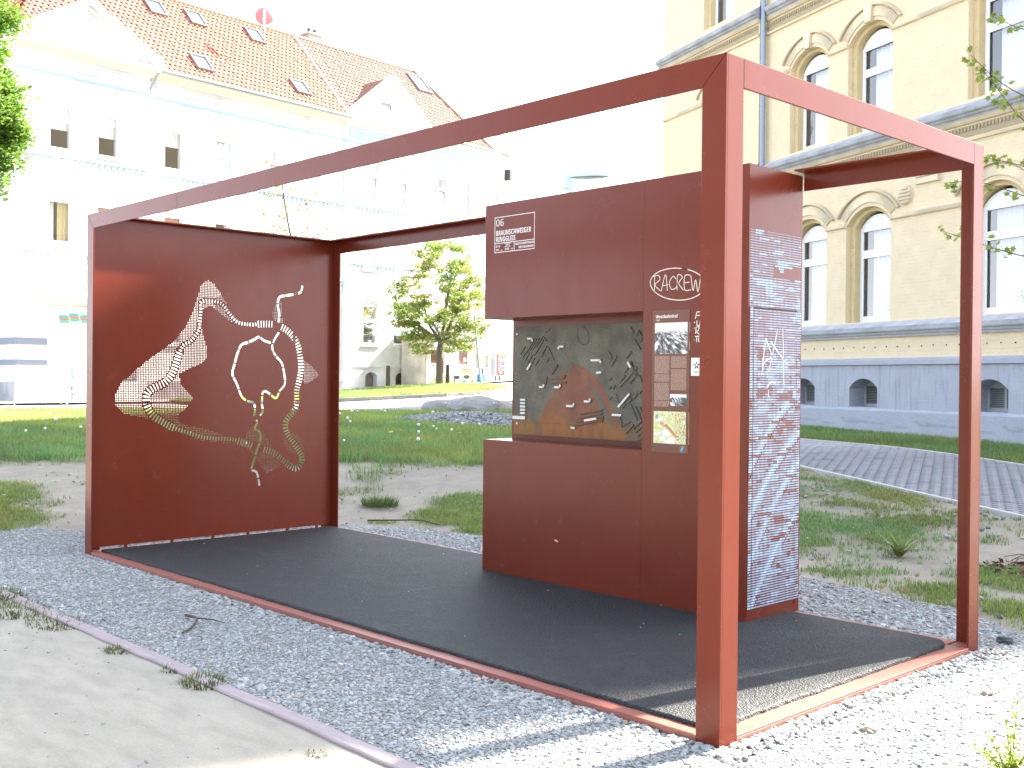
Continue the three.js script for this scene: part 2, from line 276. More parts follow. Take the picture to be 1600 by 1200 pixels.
{ // block paving on the footway beside the yellow house, each block its own copy
  const w = 0.2, h = 0.1, geo = new RoundedBoxGeometry(w - 0.0025, 0.05, h - 0.004, 1, 0.003), rows = Math.floor(3.2 / h), cols = Math.floor(30 / w), list = [];
  for (let j = 0; j < rows; j++) for (let i = 0; i < cols; i++) list.push([-13.4 + (i + (j % 2) * 0.5) * w, 3.0 + j * h]);
  const im = new THREE.InstancedMesh(geo, std([0.345, 0.335, 0.35], 0.9, { bumpMap: rep(grainTex, 1), bumpScale: 0.004 }), list.length), o = new THREE.Object3D();
  list.forEach(([a, m], k) => { const [x, z] = loc(YB, a, m), e = 0.15, y = groundY(x, z), gx = (groundY(x + e, z) - y) / e, gz = (groundY(x, z + e) - y) / e; o.position.set(x, y + 0.0 + rr(-0.003, 0.003), z); o.rotation.set(Math.atan(gz) + rr(-.01, .01), YB.turn, -Math.atan(gx) + rr(-.01, .01)); o.updateMatrix(); im.setMatrixAt(k, o.matrix); const t = (rnd() < 0.03 ? 0.72 : 0.92) + 0.10 * rnd() + 0.16 * (fbm(x, z, 91, 3) - 0.5); im.setColorAt(k, C(t, t * (0.985 + 0.02 * rnd()), t)); });
  im.name = 'paving_block'; stuffOf(im); im.castShadow = im.receiveShadow = true; paveBase.add(im);
}
{ // pale edging of the footway
  const g = []; for (const m of [6.17, 2.93]) for (let a = -13.4; a < 16; a += 1.0) { const [x, z] = loc(YB, a + 0.5, m), b = rbx(-0.495, 0.495, -0.06, 0.02, -0.035, 0.035, 0.005); b.rotateZ(Math.atan((groundY(...loc(YB, a + 1, m)) - groundY(...loc(YB, a, m))))); b.rotateY(YB.turn); b.translate(x, groundY(x, z) + 0.015, z); g.push(b); }
  const ed = struct('footway_kerb', g[0], std([0.44, 0.43, 0.41], 0.9)); for (const q of g.slice(1)) part('kerb_stone', q, ed.material, ed);
}
{ // grassed island in the street with its kerb
  const top = (x, z) => groundY(x, z) + 0.16;
  struct('island', sheet(islandPoly, 0.8, 0.15), std([0.10, 0.12, 0.05], 0.95, { map: rep(grainTex, 0.5) }));
  const kerb = new THREE.Group(); kerb.name = 'island_kerb'; kerb.userData.kind = 'structure'; scene.add(kerb);
  const km = [std([0.30, 0.295, 0.29], 0.85, { map: rep(grainTex, 1) }), std([0.26, 0.255, 0.25], 0.85, { map: rep(grainTex, 1) })];
  for (let i = 0; i + 1 < islandPoly.length; i++) {
    const a = islandPoly[i], b = islandPoly[i + 1], L = Math.hypot(b[0] - a[0], b[1] - a[1]), n = Math.round(L), t = -Math.atan2(b[1] - a[1], b[0] - a[0]);
    for (let k = 0; k < n; k++) { const f = (k + 0.5) / n, x = mix(a[0], b[0], f), z = mix(a[1], b[1], f), g = rbx(-L / n / 2 + 0.006, L / n / 2 - 0.006, -0.15, 0.0, -0.07, 0.07, 0.015); const e = L / n / 2, c = Math.cos(t), s = -Math.sin(t); g.rotateZ(Math.atan2(groundY(x + c * e, z + s * e) - groundY(x - c * e, z - s * e), 2 * e)); g.rotateY(t); g.translate(x, groundY(x, z) + 0.17, z); part('kerb_stone', g, km[(k + i) % 2], kerb); }
  }
}
// ---------------------------------------------------------------- red steel exhibition frame
const FL = 6.83, FD = 2.61, FH = 3.0, FWD = 0.13, FT = 0.012, SILL = 0.012, XL = -FL;
const frame = thing('exhibition_frame', 'open red steel cuboid frame standing on gravel, with cut-out wall at one end', 'pavilion');
{
  const L = FL, D = FD, H = FH, w = FWD, t = FT, b = 0.0012, e = 0.0012, y0 = -0.09;
  const S = M.steel;
  // front (z = 0) and back (z = -D) legs of the angle posts, mitred against the beams
  const miterPostR = (x) => [[x, y0], [x, H - e * 2], [x - w + e, H - w - e], [x - w + e, y0]];
  const miterPostL = (x) => [[x, y0], [x + w - e, y0], [x + w - e, H - w - e], [x, H - e * 2]];
  // the beam is welded up from two lengths; the joint is at the left third
  const beamF = (xl, xr, ml, mr) => [[xl + (ml ? w : 0) + e, H - w], [xr - (mr ? w : 0) - e, H - w], [xr - e, H], [xl + e, H]];
  const sideInner = (s0, s1) => rect(s0, s1, y0, H - 0.0005);
  part('post', [FRONT(plate(miterPostR(0), t, b), -t), SIDE(plate(sideInner(t + 0.0004, w), t, b), -t)], S, frame);
  part('post', [FRONT(plate(miterPostL(-L), t, b), -t), SIDE(plate(sideInner(t + 0.0004, w), t, b), -L)], S, frame);
  part('post', [FRONT(plate(miterPostR(0), t, b), -D), SIDE(plate(sideInner(D - w, D - t - 0.0004), t, b), -t)], S, frame);
  part('post', [FRONT(plate(miterPostL(-L), t, b), -D), SIDE(plate(sideInner(D - w, D - t - 0.0004), t, b), -L)], S, frame);
  const jx = -5.12;
  part('beam', [FRONT(plate([[-L + w + e, H - w], [jx - 0.001, H - w], [jx - 0.001, H], [-L + e * 2, H]], t, b), -t), FRONT(plate([[jx + 0.001, H - w], [-w - e, H - w], [-e * 2, H], [jx + 0.001, H]], t, b), -t), FLAT(plate(rect(-L + t + 0.001, -t - 0.001, t + 0.0005, w), t, b), H - t)], S, frame);
  part('beam', [FRONT(plate([[-L + w + e, H - w], [-3.742, H - w], [-3.742, H], [-L + e * 2, H]], t, b), -D), FLAT(plate(rect(-L + t + 0.001, -3.742, D - w, D - t - 0.0005), t, b), H - t)], S, frame);
  part('beam', [FRONT(plate([[-1.211, H - w], [-w - e, H - w], [-e * 2, H], [-1.211, H]], t, b), -D), FLAT(plate(rect(-1.211, -t - 0.001, D - w, D - t - 0.0005), t, b), H - t)], S, frame);
  part('beam', [SIDE(plate(rect(w + 0.002, D - w - 0.002, H - w, H), t, b), -t), FLAT(plate(rect(-w, -t - 0.001, w + 0.001, D - w - 0.001), t, b), H - t)], S, frame);
  part('beam', [SIDE(plate(rect(w + 0.002, D - w - 0.002, H - w, H), t, b), -L), FLAT(plate(rect(-L + t + 0.001, -L + w, w + 0.001, D - w - 0.001), t, b), H - t)], S, frame);
  // sills: flange flat on the ground, leg turned down
  const f = SILL, in_ = 0.002;
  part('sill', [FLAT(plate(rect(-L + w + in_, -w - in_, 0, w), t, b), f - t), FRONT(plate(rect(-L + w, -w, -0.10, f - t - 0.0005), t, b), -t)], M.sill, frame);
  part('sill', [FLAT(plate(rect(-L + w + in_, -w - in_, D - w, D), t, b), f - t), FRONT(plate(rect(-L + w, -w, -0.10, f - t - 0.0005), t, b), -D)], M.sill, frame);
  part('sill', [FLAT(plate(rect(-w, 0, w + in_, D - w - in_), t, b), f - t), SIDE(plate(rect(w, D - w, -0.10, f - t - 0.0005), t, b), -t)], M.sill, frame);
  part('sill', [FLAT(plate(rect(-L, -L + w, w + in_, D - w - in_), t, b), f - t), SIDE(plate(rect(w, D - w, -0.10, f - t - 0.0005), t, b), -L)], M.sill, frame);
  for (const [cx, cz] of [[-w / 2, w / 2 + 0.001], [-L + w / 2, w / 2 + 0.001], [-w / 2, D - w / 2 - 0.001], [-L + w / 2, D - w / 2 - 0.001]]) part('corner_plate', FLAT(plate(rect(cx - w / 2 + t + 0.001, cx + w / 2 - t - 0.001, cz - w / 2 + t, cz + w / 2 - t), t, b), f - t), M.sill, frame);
}
// ---- end wall with the cut-out ring railway drawing. Coordinates: s from the front edge, y up
{
  const outline = [1.16,2.50,1.22,2.47,1.28,2.40,1.35,2.30,1.38,2.24,1.43,2.18,1.47,2.14,1.48,2.09,1.40,2.12,1.30,2.18,1.22,2.24,1.16,2.25,1.11,2.21,1.10,2.09,1.11,1.98,1.15,1.87,1.15,1.75,1.09,1.69,0.94,1.63,0.87,1.59,0.89,1.50,0.95,1.43,1.02,1.36,0.96,1.28,0.87,1.21,0.87,1.14,0.97,1.10,1.13,1.07,1.27,1.03,1.42,0.97,1.54,0.94,1.42,0.92,1.21,0.94,1.05,0.97,0.89,1.03,0.78,1.08,0.68,1.16,0.49,1.19,0.33,1.23,0.25,1.32,0.25,1.39,0.31,1.50,0.44,1.62,0.62,1.76,0.81,1.89,0.92,2.02,1.00,2.17,1.06,2.34,1.09,2.45];
  const blobs = [[1.68,1.11,1.78,1.02,1.89,0.86,2.01,0.70,1.91,0.64,1.83,0.61,1.76,0.68,1.65,0.81,1.56,0.93,1.58,1.01], [2.03,1.06,2.13,1.01,2.24,0.93,2.26,0.83,2.20,0.76,2.09,0.80,2.02,0.88,2.00,0.98], [2.25,1.74,2.33,1.70,2.43,1.60,2.35,1.54,2.26,1.50,2.23,1.56], [1.91,2.33,1.97,2.32,1.99,2.13,1.90,2.10,1.86,2.20]];
  const ring = [1.09,2.28,1.20,2.30,1.32,2.27,1.38,2.20,1.48,2.11,1.61,2.09,1.74,2.10,1.90,2.10,2.00,2.07,2.10,2.00,2.17,1.90,2.20,1.78,2.21,1.66,2.19,1.54,2.16,1.43,2.16,1.31,2.13,1.23,2.04,1.13,2.03,1.07,2.06,0.99,2.13,0.90,2.19,0.82,2.23,0.75,2.22,0.68,2.16,0.64,2.07,0.68,1.98,0.75,1.89,0.81,1.78,0.85,1.67,0.88,1.56,0.92,1.42,0.96,1.29,0.97,1.17,0.98,1.05,1.01,0.93,1.05,0.81,1.09,0.72,1.14,0.62,1.20,0.57,1.27,0.55,1.34,0.56,1.41,0.62,1.46,0.73,1.51,0.78,1.56,0.81,1.61,0.84,1.69,0.88,1.81,0.92,1.87,0.98,1.90,1.04,1.97,1.07,2.01,1.08,2.10,1.09,2.22];
  const lines = [[2.22,2.52,2.20,2.45,2.16,2.43], [2.15,2.425,2.02,2.40,1.95,2.38,1.93,2.31,1.95,2.20,1.94,2.12], [1.95,2.03,1.89,1.94,1.87,1.87,1.91,1.79,1.98,1.72,2.01,1.62,2.02,1.50,1.96,1.43,1.92,1.36,1.85,1.40,1.80,1.43,1.77,1.42,1.76,1.35,1.76,1.29,1.77,1.23,1.73,1.18], [1.86,1.925,1.84,1.92,1.77,1.94,1.72,1.97,1.66,1.94,1.59,1.91,1.53,1.89,1.49,1.82,1.45,1.69,1.43,1.60,1.48,1.50,1.54,1.37,1.60,1.33,1.67,1.31,1.68,1.24,1.67,1.18], [1.69,1.15,1.71,1.12,1.68,1.06,1.74,1.02,1.74,0.93,1.70,0.83,1.68,0.76,1.65,0.65,1.70,0.63,1.73,0.54,1.74,0.48]];
  const pairs = (a) => { const r = []; for (let i = 0; i < a.length; i += 2) r.push([a[i], a[i + 1]]); return r; };
  const resample = (p, closed, step) => { const c = new THREE.CatmullRomCurve3(p.map(([x, y]) => new THREE.Vector3(x, y, 0)), closed, 'centripetal'); const L = c.getLength(), n = Math.max(3, Math.round(L / step)); c.arcLengthDivisions = 800; return { pts: c.getSpacedPoints(n).map((v) => [v.x, v.y]), L, n }; };
  const holes = [], segs = [];
  const dSeg = (x, y, a, b) => { const dx = b[0] - a[0], dy = b[1] - a[1], t = clamp(((x - a[0]) * dx + (y - a[1]) * dy) / (dx * dx + dy * dy + 1e-12)); return Math.hypot(x - a[0] - t * dx, y - a[1] - t * dy); };
  // lines: chains of slots with narrow bridges
  for (const l of lines) {
    const { pts, n } = resample(pairs(l), false, 0.02), per = 7, hw = 0.0125;
    for (let i = 0; i + 1 < n; i += per) {
      const j = Math.min(n, i + per), seg = pts.slice(i, j + 1); if (seg.length < 3) continue;
      const A = [], B = []; seg.forEach((p, k) => { const a = seg[Math.max(0, k - 1)], c = seg[Math.min(seg.length - 1, k + 1)], q = Math.hypot(c[0] - a[0], c[1] - a[1]) || 1, nx = -(c[1] - a[1]) / q, ny = (c[0] - a[0]) / q; const f = k === 0 ? 0.3 : k === seg.length - 1 ? 0.7 : 0; const px = k === 0 ? mix(p[0], seg[1][0], f) : k === seg.length - 1 ? mix(seg[k - 1][0], p[0], f) : p[0], py = k === 0 ? mix(p[1], seg[1][1], f) : k === seg.length - 1 ? mix(seg[k - 1][1], p[1], f) : p[1]; A.push([px + nx * hw, py + ny * hw]); B.push([px - nx * hw, py - ny * hw]); });
      holes.push([...A, ...B.reverse()]); for (let k = i; k < j; k++) segs.push([pts[k], pts[k + 1], 0.022]);
    }
  }
  // ring: sleepers across the track
  {
    const { pts, n } = resample(pairs(ring), true, 0.0305);
    for (let i = 0; i < n; i++) {
      const p = pts[i], a = pts[(i + n - 1) % n], c = pts[(i + 1) % n], q = Math.hypot(c[0] - a[0], c[1] - a[1]) || 1, tx = (c[0] - a[0]) / q, ty = (c[1] - a[1]) / q, f = i / n;
      const hl = f > 0.60 && f < 0.72 ? 0.019 : f < 0.12 || f > 0.9 ? 0.017 : 0.034, ht = 0.0072, d = segs.some((s) => dSeg(p[0], p[1], s[0], s[1]) < hl + 0.02);
      if (d) continue;
      const k = 0.5 * (ht * 0); holes.push([[p[0] + tx * ht - ty * hl, p[1] + ty * ht + tx * hl], [p[0] - tx * ht - ty * hl + k, p[1] - ty * ht + tx * hl], [p[0] - tx * ht + ty * hl, p[1] - ty * ht - tx * hl], [p[0] + tx * ht + ty * hl, p[1] + ty * ht - tx * hl]]);
    }
    for (let i = 0; i < n; i++) segs.push([pts[i], pts[(i + 1) % n], (i / n > 0.60 && i / n < 0.72) || i / n < 0.12 || i / n > 0.9 ? 0.026 : 0.043]);
  }
  // grid of small square holes inside the town outlines
  const polys = [outline, ...blobs].map(pairs), st = 0.0158;
  for (let gy = 0; gy < 130; gy++) for (let gx = 0; gx < 150; gx++) {
    const x = 0.2 + gx * st, y = 0.55 + gy * st; if (y > 2.52) continue;
    const k = polys.findIndex((p) => inPoly(p, x, y)); if (k < 0) continue;
    if (segs.some((s) => dSeg(x, y, s[0], s[1]) < s[2])) continue;
    const h = k === 0 && y > 1.2 ? 0.0046 : 0.0038; holes.push([[x - h, y - h], [x + h, y - h], [x + h, y + h], [x - h, y + h]]);
  }
  const g = plate(rect(0.016, FD - 0.016, SILL + 0.022, FH - FT - 0.002), 0.008, 0, holes);
  SIDE(g, XL + FT + 0.002);
  const wall = part('cut_out_wall', g, M.steel, frame, 'red steel wall with cut-out dots and a ring line');
  for (const s of [0.35, 0.8, 1.22, 1.6, 2.05, 2.4]) part('spacer', bx(XL + FT + 0.002, XL + FT + 0.010, SILL, SILL + 0.022, -s - 0.03, -s), M.steel, wall);
}
// ---- asphalt floor laid inside the frame, with a crumbly edge
{
  const pts = [], x0 = XL + 0.15, x1 = -0.10, z0 = 0.083, z1 = FD - 0.105, r = 0.16, push = (x, s) => { const q = 0.010 * (fbm(x * 14, s * 14, 5, 3) - 0.5) * 2; pts.push([x + q, s + 0.010 * (fbm(x * 15 + 9, s * 15, 6, 3) - 0.5) * 2]); };
  for (let x = x0; x < x1 - r; x += 0.03) push(x, z0); for (let s = z0; s < z1 - r; s += 0.03) push(x1, s);
  for (let a = 0; a < 10; a++) push(x1 - r + r * Math.cos((a / 9) * Math.PI / 2), z1 - r + r * Math.sin((a / 9) * Math.PI / 2));
  for (let x = x1 - r; x > x0; x -= 0.03) push(x, z1); for (let s = z1; s > z0; s -= 0.03) push(x0, s);
  const s = shapeOf(pts), g = new THREE.ExtrudeGeometry(s, { depth: 0.05, bevelEnabled: true, bevelThickness: 0.012, bevelSize: 0.014, bevelOffset: -0.014, bevelSegments: 3 }); FLAT(g, -0.027);
  const am = dataTex(1024, 1024, (x, y, c) => {
    const f = fbm(x / 3.2, y / 3.2, 101, 2, 320), w = fbm(x / 128, y / 128, 102, 5, 8), d = sm(0.57, 0.74, fbm(x / 64 + 3, y / 64, 103, 4, 16)), sp = hash(x, y, 104) > 0.9965 ? 0.5 : 0;
    const v = 0.50 + 1.35 * (f - 0.42) + 0.26 * (w - 0.5) + 0.18 * d + sp; c[0] = v * 1.0; c[1] = v; c[2] = v * 0.99;
  });
  struct('asphalt_floor', g, std([0.032, 0.036, 0.042], 0.62, { map: rep(am, 0.55), bumpMap: rep(am, 0.55), bumpScale: 0.012 }));
}

// ---------------------------------------------------------------- information stele
const stele = thing('information_stele', 'tall red steel information block with a relief map in its recess, inside the frame', 'information board', [0, 0, 0]);
const font = await new FontLoader().loadAsync('fonts/droid/droid_sans_bold.typeface.json');
const fontR = await new FontLoader().loadAsync('fonts/droid/droid_sans_regular.typeface.json');
const text = (str, f, h, x, y, z, width) => { const g = new TextGeometry(str, { font: f, size: h, depth: 0.0009, curveSegments: 3, bevelEnabled: false }); g.computeBoundingBox(); const w = g.boundingBox.max.x - g.boundingBox.min.x; if (width) g.scale(width / w, 1, 1); g.translate(x, y, z); return g; };
{
  const S = M.steel, xl = -3.74, xm = -2.085, xr = -1.218, zf = -1.97, zb = -2.60, zr = -2.29, top = 2.972, y1 = 1.088, y2 = 2.058, y0 = 0.02;
  part('upper_box', rbx(xl, xm - 0.001, y2, top, zb, zf - 0.004), S, stele);
  part('lower_box', rbx(xl, xm - 0.001, y0, y1, zb, zf - 0.004), S, stele);
  part('recess_wall', bx(xl + 0.003, xm - 0.001, y1 - 0.01, y2 + 0.01, zb + 0.01, zr), S, stele);
  part('column', rbx(xm, xr, y0, top, zb, zf), S, stele);
  // ---- title panel in white lettering
  {
    const z = zf - 0.0035, t = 0.0055, L = [], x0 = -3.627, x1 = -3.172, ya = 2.581, yb = 2.865;
    L.push(bx(x0, x1, yb - t, yb, z, z + 0.0009), bx(x0, x1, ya, ya + t, z, z + 0.0009), bx(x0, x0 + t, ya + t, yb - t, z, z + 0.0009), bx(x1 - t, x1, ya + t, yb - t, z, z + 0.0009), bx(x0 + t, x1 - t, 2.653, 2.653 + t, z, z + 0.0009), bx(-3.402, -3.402 + t, ya + t, 2.653, z, z + 0.0009));
    L.push(text('06', fontR, 0.054, -3.614, 2.792, z, 0.088), text('BRAUNSCHWEIGER', font, 0.040, -3.612, 2.717, z, 0.398), text('RINGGLEIS', font, 0.040, -3.612, 2.667, z, 0.222));
    L.push(text('INDUSTRIEFORUM', font, 0.0175, -3.388, 2.627, z, 0.205), text('WESTBAHNHOF', font, 0.0175, -3.350, 2.598, z, 0.167));
    L.push(text('IF W', font, 0.015, -3.612, 2.624, z, 0.05), text('2014', font, 0.015, -3.612, 2.597, z, 0.04), bx(-3.555, -3.535, 2.597, 2.601, z, z + 0.0009), text('RAT', font, 0.014, -3.497, 2.630, z, 0.045), text('JUNG', font, 0.014, -3.505, 2.599, z, 0.05), text('VTU', font, 0.011, -3.438, 2.597, z, 0.028));
    for (const [a, b, c] of [[-3.512, -3.432, 2.647], [-3.512, -3.44, 2.622]]) L.push(bx(a, b, c, c + 0.003, z, z + 0.0009));
    part('title_lettering', L, M.whiteInk, stele);
  }
  // ---- cast relief map: rust coming through a dark patina, raised town blocks
  {
    const mx0 = -3.685, mx1 = -2.13, my0 = 1.125, my1 = 2.0, W = mx1 - mx0, Hh = my1 - my0, zt = zr + 0.03;
    const tex = canvasTex(1024, 576, (c, w, h) => {
      const id = c.getImageData(0, 0, w, h), d = id.data;
      for (let y = 0; y < h; y++) for (let x = 0; x < w; x++) {
        const u = x / w * W, v = y / h * Hh, n = fbm(u * 9, v * 9, 5, 5), n2 = fbm(u * 30, v * 6, 6, 4), f = fbm(x / 3, y / 3, 9, 2);
        let r = 118, g = 116, b = 106; const k = 0.82 + 0.4 * (n - 0.5) + 0.25 * (f - 0.5); r *= k; g *= k; b *= k;
        // rust stain: plume from the middle down to the lower edge
        const cx = 0.66 + 0.06 * (n - 0.5), top_ = 0.30 + 0.55 * Math.pow(Math.abs(u - 0.66) / 0.42, 1.5) + 0.16 * (n2 - 0.5); let s = sm(0, 0.05, v - top_) * sm(0.47, 0.40, Math.abs(u - cx - 0.02) + 0.10 * (n2 - 0.5));
        const tail = sm(0.07, 0.03, Math.abs(v - (0.36 + (u - 0.7) * (u - 0.7) * 2.3)) + 0.05 * (n - 0.5)) * sm(0.62, 0.7, u) * sm(1.22, 1.1, u); s = Math.max(s * (n2 > 0.3 ? 1 : 0.4), tail);
        r = mix(r, 128 * (0.85 + 0.3 * n), s * 0.85); g = mix(g, 78 * (0.85 + 0.3 * n), s * 0.85); b = mix(b, 56 * (0.85 + 0.3 * n), s * 0.85);
        const o = sm(0.66, 0.82, v + 0.16 * (n - 0.5)) * (u < 1.2 ? 1 : 0.6) * (0.3 + 0.7 * sm(0.35, 0.6, n2)); r = mix(r, 150, o * 0.8); g = mix(g, 96, o * 0.8); b = mix(b, 40, o * 0.8);
        const q = (y * w + x) * 4; d[q] = r; d[q + 1] = g; d[q + 2] = b; d[q + 3] = 255;
      }
      c.putImageData(id, 0, 0); c.strokeStyle = 'rgba(70,68,58,.8)'; c.lineWidth = 2;
      const px = (x) => (x - mx0) / W * w, py = (y) => (my1 - y) / Hh * h, P = (a) => { c.beginPath(); a.forEach(([x, y], i) => (i ? c.lineTo(px(x), py(y)) : c.moveTo(px(x), py(y)))); c.stroke(); };
      P([[-3.13, 1.99], [-3.17, 1.85], [-2.95, 1.6]]); P([[-3.05, 1.97], [-3.02, 1.85], [-2.9, 1.80], [-2.6, 1.73], [-2.3, 1.70]]); P([[-2.95, 1.66], [-2.72, 1.68]]); P([[-3.68, 1.52], [-3.4, 1.76]]); P([[-2.52, 1.86], [-2.4, 1.80]]); P([[-3.6, 1.22], [-3.2, 1.23], [-2.9, 1.22]]);
      c.strokeStyle = 'rgba(120,116,100,.7)'; P([[-3.66, 1.5], [-3.42, 1.745]]);
    });
    const mg = bx(mx0, mx1, my0, my1, zr, zt), uv = mg.attributes.uv; for (let i = 0; i < uv.count; i++) uv.setXY(i, (uv.getX(i) - mx0) / W, (uv.getY(i) - my0) / Hh);
    const map = part('relief_map', mg, std([1, 1, 1], 0.55, { map: tex, bumpMap: rep(grainTex, 6), bumpScale: 0.0015, metalness: 0.15 }), stele, 'dark cast relief map of a town with rust stains');
    const rust = std([0.13, 0.085, 0.05], 0.6), grey = std([0.125, 0.12, 0.10], 0.6), raised = (x, y, l, w, a, m) => { const g = rbx(-l / 2, l / 2, -w * 0.42, w * 0.42, 0, 0.011, 0.0015); g.rotateZ(a); g.translate(x, y, zt - 0.002); part('relief_building', g, m || grey, map); };
    const A1 = 0.86; // long sheds at upper left
    for (let i = 0; i < 5; i++) raised(-3.585 + i * 0.028, 1.80 - i * 0.024 + 0.01, 0.085, 0.012, A1); for (let i = 0; i < 4; i++) raised(-3.50 + i * 0.036, 1.86 + i * 0.012 - 0.02, 0.13 - 0.01 * i, 0.013, A1);
    raised(-3.40, 1.83, 0.16, 0.016, A1); raised(-3.345, 1.80, 0.11, 0.012, A1); raised(-3.33, 1.90, 0.06, 0.010, A1 + 1.57); raised(-3.30, 1.965, 0.07, 0.010, 0.5); raised(-3.42, 1.71, 0.07, 0.014, A1); raised(-3.26, 1.78, 0.12, 0.012, -1.0); raised(-3.30, 1.73, 0.04, 0.014, A1); raised(-3.36, 1.77, 0.035, 0.012, A1);
    raised(-3.22, 1.655, 0.10, 0.02, A1, rust); for (const [x, y, l] of [[-3.19, 1.585, 0.16], [-3.17, 1.55, 0.17], [-3.15, 1.60, 0.10]]) raised(x, y, l, 0.018, 0.05, rust); raised(-3.31, 1.57, 0.06, 0.015, 1.4, rust);
    for (let i = 0; i < 4; i++) raised(-2.86 + i * 0.012, 1.245 + i * 0.028, 0.30 - 0.02 * i, 0.014, 0.17, rust); raised(-2.71, 1.28, 0.05, 0.02, 1.3, rust);
    raised(-2.64, 1.76, 0.06, 0.02, -1.0); raised(-2.60, 1.72, 0.10, 0.016, 0.95);
    for (let i = 0; i < 16; i++) raised(-2.50 + rr(-0.03, 0.30), 1.95 - i * 0.026 + rr(-0.01, 0.01), rr(0.04, 0.10), rr(0.012, 0.02), i % 2 ? 0.78 : -0.9);
    raised(-2.46, 1.60, 0.22, 0.024, 0.72); raised(-2.40, 1.655, 0.12, 0.02, -1.0); raised(-2.41, 1.59, 0.10, 0.018, 0.72); raised(-2.33, 1.56, 0.12, 0.02, -1.1);
    for (let i = 0; i < 6; i++) raised(-2.50 + i * 0.055, 1.385 + i * 0.038, 0.05, 0.02, 0.72); for (let i = 0; i < 5; i++) raised(-2.40 + i * 0.045, 1.34 - i * 0.01, 0.13, 0.009, -1.05); for (let i = 0; i < 4; i++) raised(-2.32 + 0.02 * i, 1.28 - i * 0.028, 0.2, 0.010, 0.62);
    raised(-2.53, 1.28, 0.11, 0.014, -1.2); raised(-2.48, 1.25, 0.09, 0.012, 0.4); raised(-2.44, 1.215, 0.10, 0.014, 0.75); raised(-2.56, 1.43, 0.09, 0.012, -1.1); for (let i = 0; i < 7; i++) raised(-2.60 + rr(-.05, .12), 1.46 + rr(-.03, .16), 0.03, 0.014, 0.7);
    const lake = new THREE.TorusGeometry(0.075, 0.004, 5, 22); lake.scale(0.75, 1.0, 1); lake.rotateZ(0.5); lake.translate(-2.92, 1.915, zt); part('lake_outline', lake, grey, map);
    const lb = (x, y, l, a, h = 0.016) => { const g = bx(-l / 2, l / 2, -h / 2, h / 2, 0, 0.006); g.rotateZ(a); g.translate(x + 0.03, y, zt + 0.008); part('label_strip', g, M.whiteInk, map); };
    for (const [x, y, l, a] of [[-3.53, 1.905, 0.045, 0], [-3.50, 1.895, 0.028, -0.9], [-3.17, 1.835, 0.045, 0], [-3.20, 1.825, 0.026, 1.1], [-2.81, 1.725, 0.095, 0], [-2.76, 1.715, 0.025, -0.9], [-2.775, 1.632, 0.05, 0.1], [-2.475, 1.69, 0.05, -0.95], [-3.39, 1.515, 0.045, 0], [-3.365, 1.525, 0.024, 1.1], [-3.215, 1.515, 0.055, 0], [-3.185, 1.525, 0.024, 1.1], [-3.075, 1.37, 0.07, 0], [-3.035, 1.38, 0.026, 1.1], [-2.895, 1.41, 0.055, 0], [-2.865, 1.42, 0.026, 1.1], [-2.523, 1.425, 0.15, 0.75], [-2.592, 1.315, 0.09, 0], [-2.857, 1.272, 0.125, 0.15], [-3.038, 1.202, 0.04, 0], [-3.533, 1.678, 0.065, 0.85]]) lb(x, y, l, a);
    for (let i = 0; i < 5; i++) lb(-3.60, 1.30 + i * 0.027, 0.055, 0); lb(-3.645, 1.262, 0.145, 0, 0.026);
    for (const [x, y] of [[-3.655, 1.945], [-3.645, 1.215]]) { const g = new THREE.CylinderGeometry(0.009, 0.009, 0.006, 14); g.rotateX(Math.PI / 2); g.translate(x, y, zt + 0.003); part('fixing_screw', g, M.whiteInk, map); }
  }
  // ---- printed information panel
  {
    const x0 = -1.997, x1 = -1.677, ya = 1.085, yb = 2.056;
    const tex = canvasTex(676, 2048, (c, w, h) => {
      const X = (x) => (x - x0) / (x1 - x0) * w, Y = (y) => (yb - y) / (yb - ya) * h;
      c.fillStyle = '#6e4433'; c.fillRect(0, 0, w, h);
      c.fillStyle = '#f2efe8'; c.font = 'bold 62px sans-serif'; c.fillText('Westbahnhof', X(-1.968), Y(2.004), X(-1.752) - X(-1.968)); c.font = '34px sans-serif'; c.fillText('1960', X(-1.968), Y(1.984));
      // aerial view in grey print
      const ph = (a, b, p, q, s) => { const ix = X(a) | 0, iy = Y(q) | 0, iw = (X(b) - X(a)) | 0, ih = (Y(p) - Y(q)) | 0, id = c.createImageData(iw, ih); for (let y = 0; y < ih; y++) for (let x = 0; x < iw; x++) { const v = y / ih, sk = 1 - sm(0.22, 0.36, v + 0.05 * (fbm(x / 60, 1, s, 3) - 0.5)), z = 0.25 + v * 1.4, n = fbm(x / (26 * z), y / (9 * z), s, 4), m = fbm(x / (70 * z) + y / (60 * z), y / (16 * z), s + 3, 2); let g = mix(70 + 190 * sm(0.36, 0.68, n * 0.7 + m * 0.3), 226, sk); const o = (y * iw + x) * 4; id.data[o] = id.data[o + 1] = g; id.data[o + 2] = g * 1.01; id.data[o + 3] = 255; } c.putImageData(id, ix, iy); };
      ph(-1.974, -1.695, 1.757, 1.971, 11);
      // columns of small print
      c.fillStyle = 'rgba(226,206,190,.72)'; const col = (a, b, q, p) => { for (let y = Y(q); y < Y(p); y += 12) { let x = X(a); const e = X(b) - rnd() * 20; while (x < e) { const l = 8 + rnd() * 34; c.fillRect(x, y, Math.min(l, e - x), 6); x += l + 6; } } };
      col(-1.974, -1.842, 1.742, 1.628); col(-1.974, -1.842, 1.618, 1.57); col(-1.974, -1.842, 1.56, 1.442); col(-1.974, -1.842, 1.436, 1.40); col(-1.832, -1.697, 1.74, 1.662); col(-1.832, -1.697, 1.652, 1.51);
      ph(-1.838, -1.697, 1.405, 1.485, 29);
